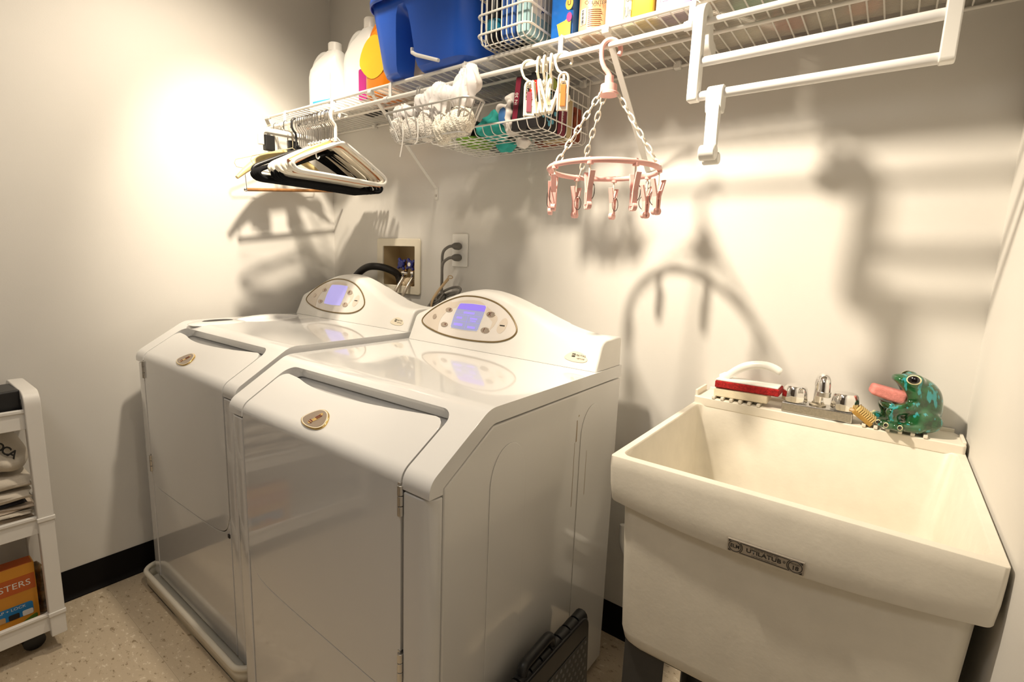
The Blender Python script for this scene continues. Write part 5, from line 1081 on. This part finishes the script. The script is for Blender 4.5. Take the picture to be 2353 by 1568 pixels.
for k in range(8):
    an = 2*PI*k/8 + 0.25; c = Vector((RR*math.cos(an), RR*math.sin(an), RZ)); yw = an + 0.9*((-1)**k) + k
    bx_, by_ = Vector((math.cos(yw), math.sin(yw), 0)), Vector((-math.sin(yw), math.cos(yw), 0))
    pm = MB(); pm.lathe([(0.0068, -0.008), (0.0068, -0.003), (0.004, -0.002), (0.004, 0.006)], tuple(c), 12); sw_ = pm.build('swivel', PINK, pk)
    MB().tube([c + Vector((0, 0, -0.007)), c + Vector((0, 0, -0.034))], 0.0021, 8).build('peg_link', PLASTIC_I, sw_)
    b0 = c + Vector((0, 0, -0.060))
    for s in (-1, 1):
        j = MB(); d = (Vector((0, 0, 1))*0.95 + bx_*(s*0.30))*1.25; e = (Vector((0, 0, -1))*0.99 + bx_*(s*-0.05))*1.25
        p = b0 + bx_*(s*0.0038)
        j.obox(p + d*0.0145, bx_*0.0026, by_*0.0056, d*0.0175); j.obox(p + e*0.010 + bx_*(s*0.0010), bx_*0.0026, by_*0.0058, e*0.012)
        tip = p + e*0.0225 + bx_*(s*0.0016)
        j.tube([tip + by_*0.0046, tip - by_*0.0046], 0.0078, 12)
        j.build('peg_jaw', PINK, sw_, bevel=0.0008, seg=1)
    MB().tube([b0 + bx_*(0.0155*math.cos(a)) + by_*0.0066 + Vector((0, 0, 0.0155*math.sin(a))) for a in lin(0, 2*PI, 21)[:-1]], 0.0009, 6, closed=True).build('peg_spring', SPR, sw_)
# ------------------------------------------------------------------ white drying rack hooked on the rod
dr = thing('drying_rack', 'white two-bar drying rack hooked over the shelf rod above the sink', 'drying rack', (0, 0, 0))
def rack_end(x):
    cy_, cz_ = ROD_Y, ROD_Z + 0.001
    P_ = [(-0.030, -0.144), (-0.030, -0.085), (-0.0295, -0.04), (-0.030, 0.0)] + [(0.002 + 0.032*math.cos(math.radians(a)), 0.030*math.sin(math.radians(a))) for a in range(170, -1, -14)] + [(0.036, -0.010), (0.042, -0.020), (0.056, -0.023), (0.062, -0.030), (0.062, -0.042), (0.054, -0.050), (0.036, -0.050), (0.022, -0.042), (0.014, -0.028), (0.011, -0.012), (0.0095, 0.0)] + [(0.0092*math.cos(math.radians(a)), 0.0072*math.sin(math.radians(a))) for a in range(15, 181, 15)] + [(-0.0095, -0.02), (-0.010, -0.06), (-0.006, -0.085), (-0.006, -0.144), (-0.009, -0.148), (-0.027, -0.148)]
    m = MB(); m.prism([(cy_ + a, cz_ + b) for a, b in P_], (x, 0, 0), (0,1,0), (0,0,1), (0.020, 0, 0)); m.build('rack_end', PLASTIC, dr, bevel=0.0025, seg=3)
rack_end(1.660); rack_end(2.030)
for z in (1.5315, 1.4705): MB().tube([(1.679, ROD_Y - 0.017, z), (2.031, ROD_Y - 0.017, z)], 0.0085, 16).build('rack_bar', mat('white_bar', (0.86, 0.85, 0.84), 0.22, var=0.01), dr)
rc = thing('rack_hook', 'white plastic hook clipped onto the lower bar of the drying rack', 'hook', (1.712, ROD_Y - 0.017, 1.4705))
pr_ = [(0.0135*math.cos(math.radians(a)), 0.0135*math.sin(math.radians(a))) for a in range(-70, 251, 20)] + [(-0.0115, -0.030), (-0.006, -0.036), (0.006, -0.036), (0.0115, -0.030)]
prf = [(0.0142*math.cos(math.radians(a)), 0.0142*math.sin(math.radians(a))) for a in range(0, 181, 15)] + [(-0.0142, -0.022), (-0.010, -0.034), (0.0, -0.037), (0.010, -0.034), (0.0142, -0.022)]
hole = [(0.0089*math.cos(math.radians(a)), 0.0089*math.sin(math.radians(a))) for a in range(0, 360, 15)]
MB().prism(prf, (-0.015, 0, 0), (0,1,0), (0,0,1), (0.030, 0, 0)).build('clasp', PLASTIC, rc, bevel=0.0025, seg=3)
MB().prism([(-0.0142, -0.020), (0.004, -0.020), (-0.002, -0.112), (-0.0105, -0.112), (-0.0138, -0.045)], (-0.0115, 0, 0), (0,1,0), (0,0,1), (0.023, 0, 0)).build('strap', PLASTIC, rc, bevel=0.001, seg=2)
for y, z, r in ((-0.018, -0.108, 0.0140), (0.006, -0.115, 0.0110)): MB().lathe([(r*.9, -0.0145), (r, -0.0130), (r, 0.0130), (r*.9, 0.0145)], (0, y, z), 18, 'x').build('scroll', PLASTIC, rc)
# ------------------------------------------------------------------ rolling cart against the left wall
CART = mat('cart_plastic', (0.80, 0.78, 0.74), 0.4, var=0.01)
ct = thing('rolling_cart', 'white three-tier plastic rolling cart against the left wall', 'cart', (0, 0, 0))
KX0, KX1, KY0, KY1 = 0.030, 0.252, -1.66, -1.064
for (zr, zb) in ((0.716, 0.662), (0.416, 0.364), (0.1235, 0.068)):
    o_ = rrect(KX0 + 0.006, KX1 - 0.006, KY0, KY1 + 0.0, 0.012, 3); i_ = rrect(KX0 + 0.014, KX1 - 0.014, KY0 + 0.008, KY1 - 0.008, 0.01, 3); rm_ = rrect(KX0 + 0.002, KX1 - 0.002, KY0 - 0.004, KY1 + 0.004, 0.014, 3)
    rows = [[(a, b, z) for a, b in s_ + s_[:1]] for s_, z in ((o_, zb), (o_, zr - 0.010), (rm_, zr - 0.009), (rm_, zr), (i_, zr), (i_, zb + 0.006))]
    m = MB().grid(rows); L = len(rows[0]) - 1; m.f.append(tuple(range(L))[::-1]); m.f.append(tuple((len(rows)-1)*(L+1) + k for k in range(L)))
    m.build('tray', CART, ct, bevel=0.002, seg=2)
for yc in (KY1 - 0.016, KY0 + 0.016):
    w_ = 0.017
    def U(e): return [(KX1 + 0.004 - e, 0.052), (KX1 + 0.004 - e, 0.722 - e)] + [(KX1 - 0.030 + (0.034 - e)*math.cos(t), 0.729 + (0.034 - e)*math.sin(t)) for t in lin(0.1, PI/2, 6)] + [(KX0 + 0.030 - (0.034 - e)*math.sin(t), 0.729 + (0.034 - e)*math.cos(t)) for t in lin(0, PI/2 - 0.1, 6)] + [(KX0 - 0.004 + e, 0.722 - e), (KX0 - 0.004 + e, 0.052)]
    poly = U(0.0) + U(0.026)[::-1]
    m = MB(); m.prism(poly, (0, yc - w_, 0), (1,0,0), (0,0,1), (0, 2*w_, 0)); m.build('end_frame', CART, ct, bevel=0.003)
    for zr in (0.120, 0.405): MB().box(KX1 - 0.002, KX1 + 0.007, yc - w_ - 0.002, yc + w_ + 0.002, zr - 0.006, zr + 0.006).build('frame_collar', CART, ct, bevel=0.002)
    for x in (KX0 + 0.05, KX1 - 0.065):
        ws = MB(); ws.lathe([(0.018, -0.012), (0.0245, -0.009), (0.0245, 0.009), (0.018, 0.012)], (x, yc - 0.045, 0.0250), 18, 'x'); ws.tube([(x, yc - 0.042, 0.030), (x, yc - 0.04, 0.070)], 0.008, 8); ws.build('caster', BLACK, ct)
# duster refill box on the bottom tray
ORX = mat('orange_carton', (0.72, 0.30, 0.02), 0.35, var=0.08, scale=12); ORD = mat('dark_orange_band', (0.56, 0.11, 0.01), 0.35)
db = thing('duster_box', 'orange duster refill carton on the bottom tray of the cart', 'box', (0.190, -1.106, 0.0745), (0, 0, 0.0))
bw, bh, bd_ = 0.20, 0.190, 0.045
MB().box(-bd_, 0.0, -bw, 0, 0, bh).build('carton', ORX, db, bevel=0.002, seg=1)
def onface(y0, y1, z0, z1, m, nm, d=0.0004): return MB().box(0.0, d + 0.0004, y0, y1, z0, z1).build(nm, m, db)
onface(-bw, -0.002, bh - 0.078, bh - 0.032, ORD, 'printed_band')
MB().box(-bd_ + 0.002, -0.001, -bw + 0.002, -0.004, bh, bh + 0.0006).build('top_print', ORD, db)
text('DUSTERS', 0.025, (0.0004, -0.062, bh - 0.056), (0,1,0), (0,0,1), WHITEINK, db, depth=0.0006)
MB().prism(rrect(-0.17, -0.012, 0.038, 0.076, 0.006, 3), (0.0002, 0, 0), (0,1,0), (0,0,1), (0.0008, 0, 0)).build('blue_panel', mat('blue_panel', (0.02, 0.22, 0.52), 0.35), db)
text('TRAP + LOCK', 0.0115, (0.0008, -0.062, 0.068), (0,1,0), (0,0,1), WHITEINK, db, depth=0.0006)
for y, m_ in ((-0.024, WHITEINK), (-0.052, INK), (-0.080, mat('tan_picture', (0.60, 0.36, 0.16), 0.4)), (-0.108, REDP)): MB().prism(rrect(y - 0.011, y + 0.011, 0.038, 0.054, 0.003, 2), (0.0008, 0, 0), (0,1,0), (0,0,1), (0.0006, 0, 0)).build('picture', m_, db)
MB().prism(smooth_closed([(-0.05, 0.012), (-0.03, 0.024), (-0.008, 0.034), (-0.006, 0.022), (-0.02, 0.010), (-0.035, 0.006)], 3), (0.0003, 0, 0), (0,1,0), (0,0,1), (0.0006, 0, 0)).build('leaf_picture', mat('leaf_green', (0.10, 0.20, 0.02), 0.4), db)
bg = thing('paper_bag', 'crumpled dark bag with gold print behind the duster carton', 'bag', (0.12, -1.092, 0.075))
def pbg(X, Y, Z): return smin(ell(X, Y, Z, (0, 0, 0.06), (0.05, 0.016, 0.065)), ell(X, Y, Z, (0.02, 0.002, 0.12), (0.03, 0.010, 0.04)), 0.02) + wob(X, Y, Z, 0.8, 0.004, 110.0)
sdf_mesh(pbg, (-0.07, -0.03, 0.0), (0.07, 0.03, 0.18), 0.005).build('bag_shell', mat('gold_dark_bag', (0.12, 0.075, 0.03), 0.4, var=0.9, scale=35), bg)
# folded cloths on the middle tray
CL1 = mat('natural_cotton', (0.62, 0.56, 0.47), 0.9, var=0.06, bump=0.3, bscale=200); CL2 = mat('striped_cotton', (0.60, 0.50, 0.40), 0.9, var=0.15, scale=60); CL3 = mat('dark_cotton', (0.05, 0.05, 0.06), 0.9)
zc = 0.3715
def folded(label, z, h, m, y1, x1, seed, tail=0.0):
    t = thing('folded_towel', label, 'towel', (0.13, -1.22, z), (0, 0, 0), 'folded cloths on the cart'); rows = []
    rg = random.Random(seed); ph = rg.uniform(0, 6)
    for iy in range(15):
        y = -0.17 + (y1 + 1.22 + 0.17)*iy/14; row = []
        prof = rrect(-0.085, x1 - 0.13, 0.0, h, h*0.42, 4)
        for k, (a, b) in enumerate(prof):
            wv = 0.004*math.sin(y*40 + ph + k) * (1 if a > 0 else 0.2); sag = -0.25*h*max(0, (iy - 11)/3)
            row.append((a + wv, y + 0.004*math.sin(k + ph), max(0.0005, b + 0.0025*math.sin(y*30 + ph) + (sag if b > h*0.5 else 0))))
        rows.append(row + row[:1])
    mm = MB().grid(rows); L_ = len(rows[0]) - 1; mm.f.append(tuple(range(L_))); mm.f.append(tuple(14*(L_+1) + k for k in range(L_)))
    mm.build('cloth', m, t); return t
for i, (h, m_, y1, x1, lb_) in enumerate(((0.034, CL1, -1.128, 0.240, 'thick white cloth at the bottom of the folded stack on the cart'), (0.012, CL2, -1.098, 0.225, 'thin striped cloth just above the bottom cloth on the cart'), (0.012, CL1, -1.102, 0.232, 'thin cream cloth in the lower half of the folded stack'), (0.012, CL2, -1.094, 0.228, 'thin striped cloth in the middle of the folded stack'), (0.010, CL3, -1.110, 0.218, 'dark cloth in the middle of the folded stack'), (0.030, CL1, -1.100, 0.234, 'white folded towel above the dark cloth'), (0.034, CL1, -1.096, 0.230, 'thick cream towel in the upper half of the stack'))):
    folded(lb_, zc, h, m_, y1, x1, i); zc += h + 0.0025
# the printed bag slumped on top of the stack
tb2 = thing('cotton_bag', 'slumped natural cotton bag with black block letters on top of the folded cloths', 'bag', (0.135, -1.19, 0.594))
def bagf(X, Y, Z): return smin(ell(X, Y, Z, (0, 0, 0), (0.085, 0.10, 0.056)), ell(X, Y, Z, (0.02, 0.055, -0.03), (0.065, 0.045, 0.026)), 0.02) + 0.006*np.sin(60*Y + 50*Z) * np.sin(45*X + 20) + wob(X, Y, Z, 0.9, 0.0025, 70.0)
sdf_mesh(bagf, (-0.11, -0.13, -0.075), (0.11, 0.13, 0.075), 0.0045).build('bag_cloth', CL1, tb2)
ln_ = Vector((0.84, 0.47, 0.26)).normalized(); rd = Vector((-0.30, 0.55, -0.78)); rd = (rd - rd.dot(ln_)*ln_).normalized(); ru = ln_.cross(rd)
for k, ch in enumerate('BOCA'):
    text(ch, 0.030, Vector((0.076, 0.046, 0.018)) + rd*(-0.026 + 0.0185*k), rd, ru, INK, tb2, depth=0.004, bold=0.03)
# things in the top tray
t = thing('black_pouch', 'black pouch lying in the top tray of the cart', 'pouch', (0.15, -1.20, 0.6695)); MB().obox((0, 0, 0.046), (0.07, 0, 0.004), (0, 0.105, 0.006), (0, 0, 0.040)).build('pouch_shell', BLACK, t, bevel=0.006)
tag(MB().box(0.195, 0.215, -1.150, -1.118, 0.669, 0.722).build('small_box', WHITEINK, bevel=0.001), 'small white box at the front of the top cart tray', 'box')
# ------------------------------------------------------------------ folding step stool against the dryer
stl = thing('step_stool', 'black folded step stool with a grey dotted tread leaning on the dryer', 'step stool', (1.5225, -0.532, 0.0005), (0, 0, 0.0))
TREAD = mat('grey_tread', (0.085, 0.085, 0.08), 0.6); DOT = mat('grey_dot', (0.20, 0.20, 0.195), 0.55)
sl_ = 0.055   # lean towards the dryer
def SP(y, z, d=0.0): return Vector((-sl_*z*0.6 + d, y, z))
m = MB(); poly = rrect(-0.175, 0.175, 0.060, 0.325, 0.030, 5); nP = len(poly)
m.add([SP(a, b, 0.0) for a, b in poly] + [SP(a, b, 0.030) for a, b in poly], [tuple(range(nP))[::-1], tuple(range(nP, 2*nP))] + [(i, (i+1) % nP, nP + (i+1) % nP, nP + i) for i in range(nP)]); m.build('top_frame', BLACK, stl, bevel=0.004)
poly = rrect(-0.165, 0.165, 0.085, 0.272, 0.006, 3); nP = len(poly)
MB().add([SP(a, b, 0.0295) for a, b in poly] + [SP(a, b, 0.0318) for a, b in poly], [tuple(range(nP))[::-1], tuple(range(nP, 2*nP))] + [(i, (i+1) % nP, nP + (i+1) % nP, nP + i) for i in range(nP)]).build('tread', TREAD, stl)
dot = MB().ball((0, 0, 0), (0.0016, 0.0048, 0.0048), 8, 5).mesh('tread_dot'); dot.materials.append(DOT)
for i in range(18):
    for j in range(11):
        y = -0.155 + i*0.0182 + (0.0091 if j % 2 else 0); z = 0.094 + j*0.0168
        if y < 0.160: link_mesh('tread_dot', dot, None, stl, SP(y, z, 0.0318))
for k in range(9):
    y0 = -0.17 + k*0.038
    m = MB(); m.tube([SP(y0 + 0.002, 0.316, 0.012), SP(y0 + 0.034, 0.316, 0.012)], [0.0155, 0.0165], 12); m.build('frame_rib', BLACK, stl)
hd = [SP(-0.075, 0.318, 0.012), SP(-0.075, 0.345, 0.012), SP(0.030, 0.352, 0.012), SP(0.030, 0.318, 0.012)]
MB().tube(round_path(hd, 0.02, 5), 0.011, 12).build('carry_handle', BLACK, stl)
for y in (-0.150, 0.150):
    m = MB(); a, b = SP(y, 0.0, 0.012), SP(y*0.92, 0.30, -0.004)
    m.prism([(-0.022, -0.009), (0.022, -0.009), (0.022, 0.009), (-0.022, 0.009)], a, (0,1,0), (1,0,0), b - a); m.build('leg', BLACK, stl, bevel=0.003)
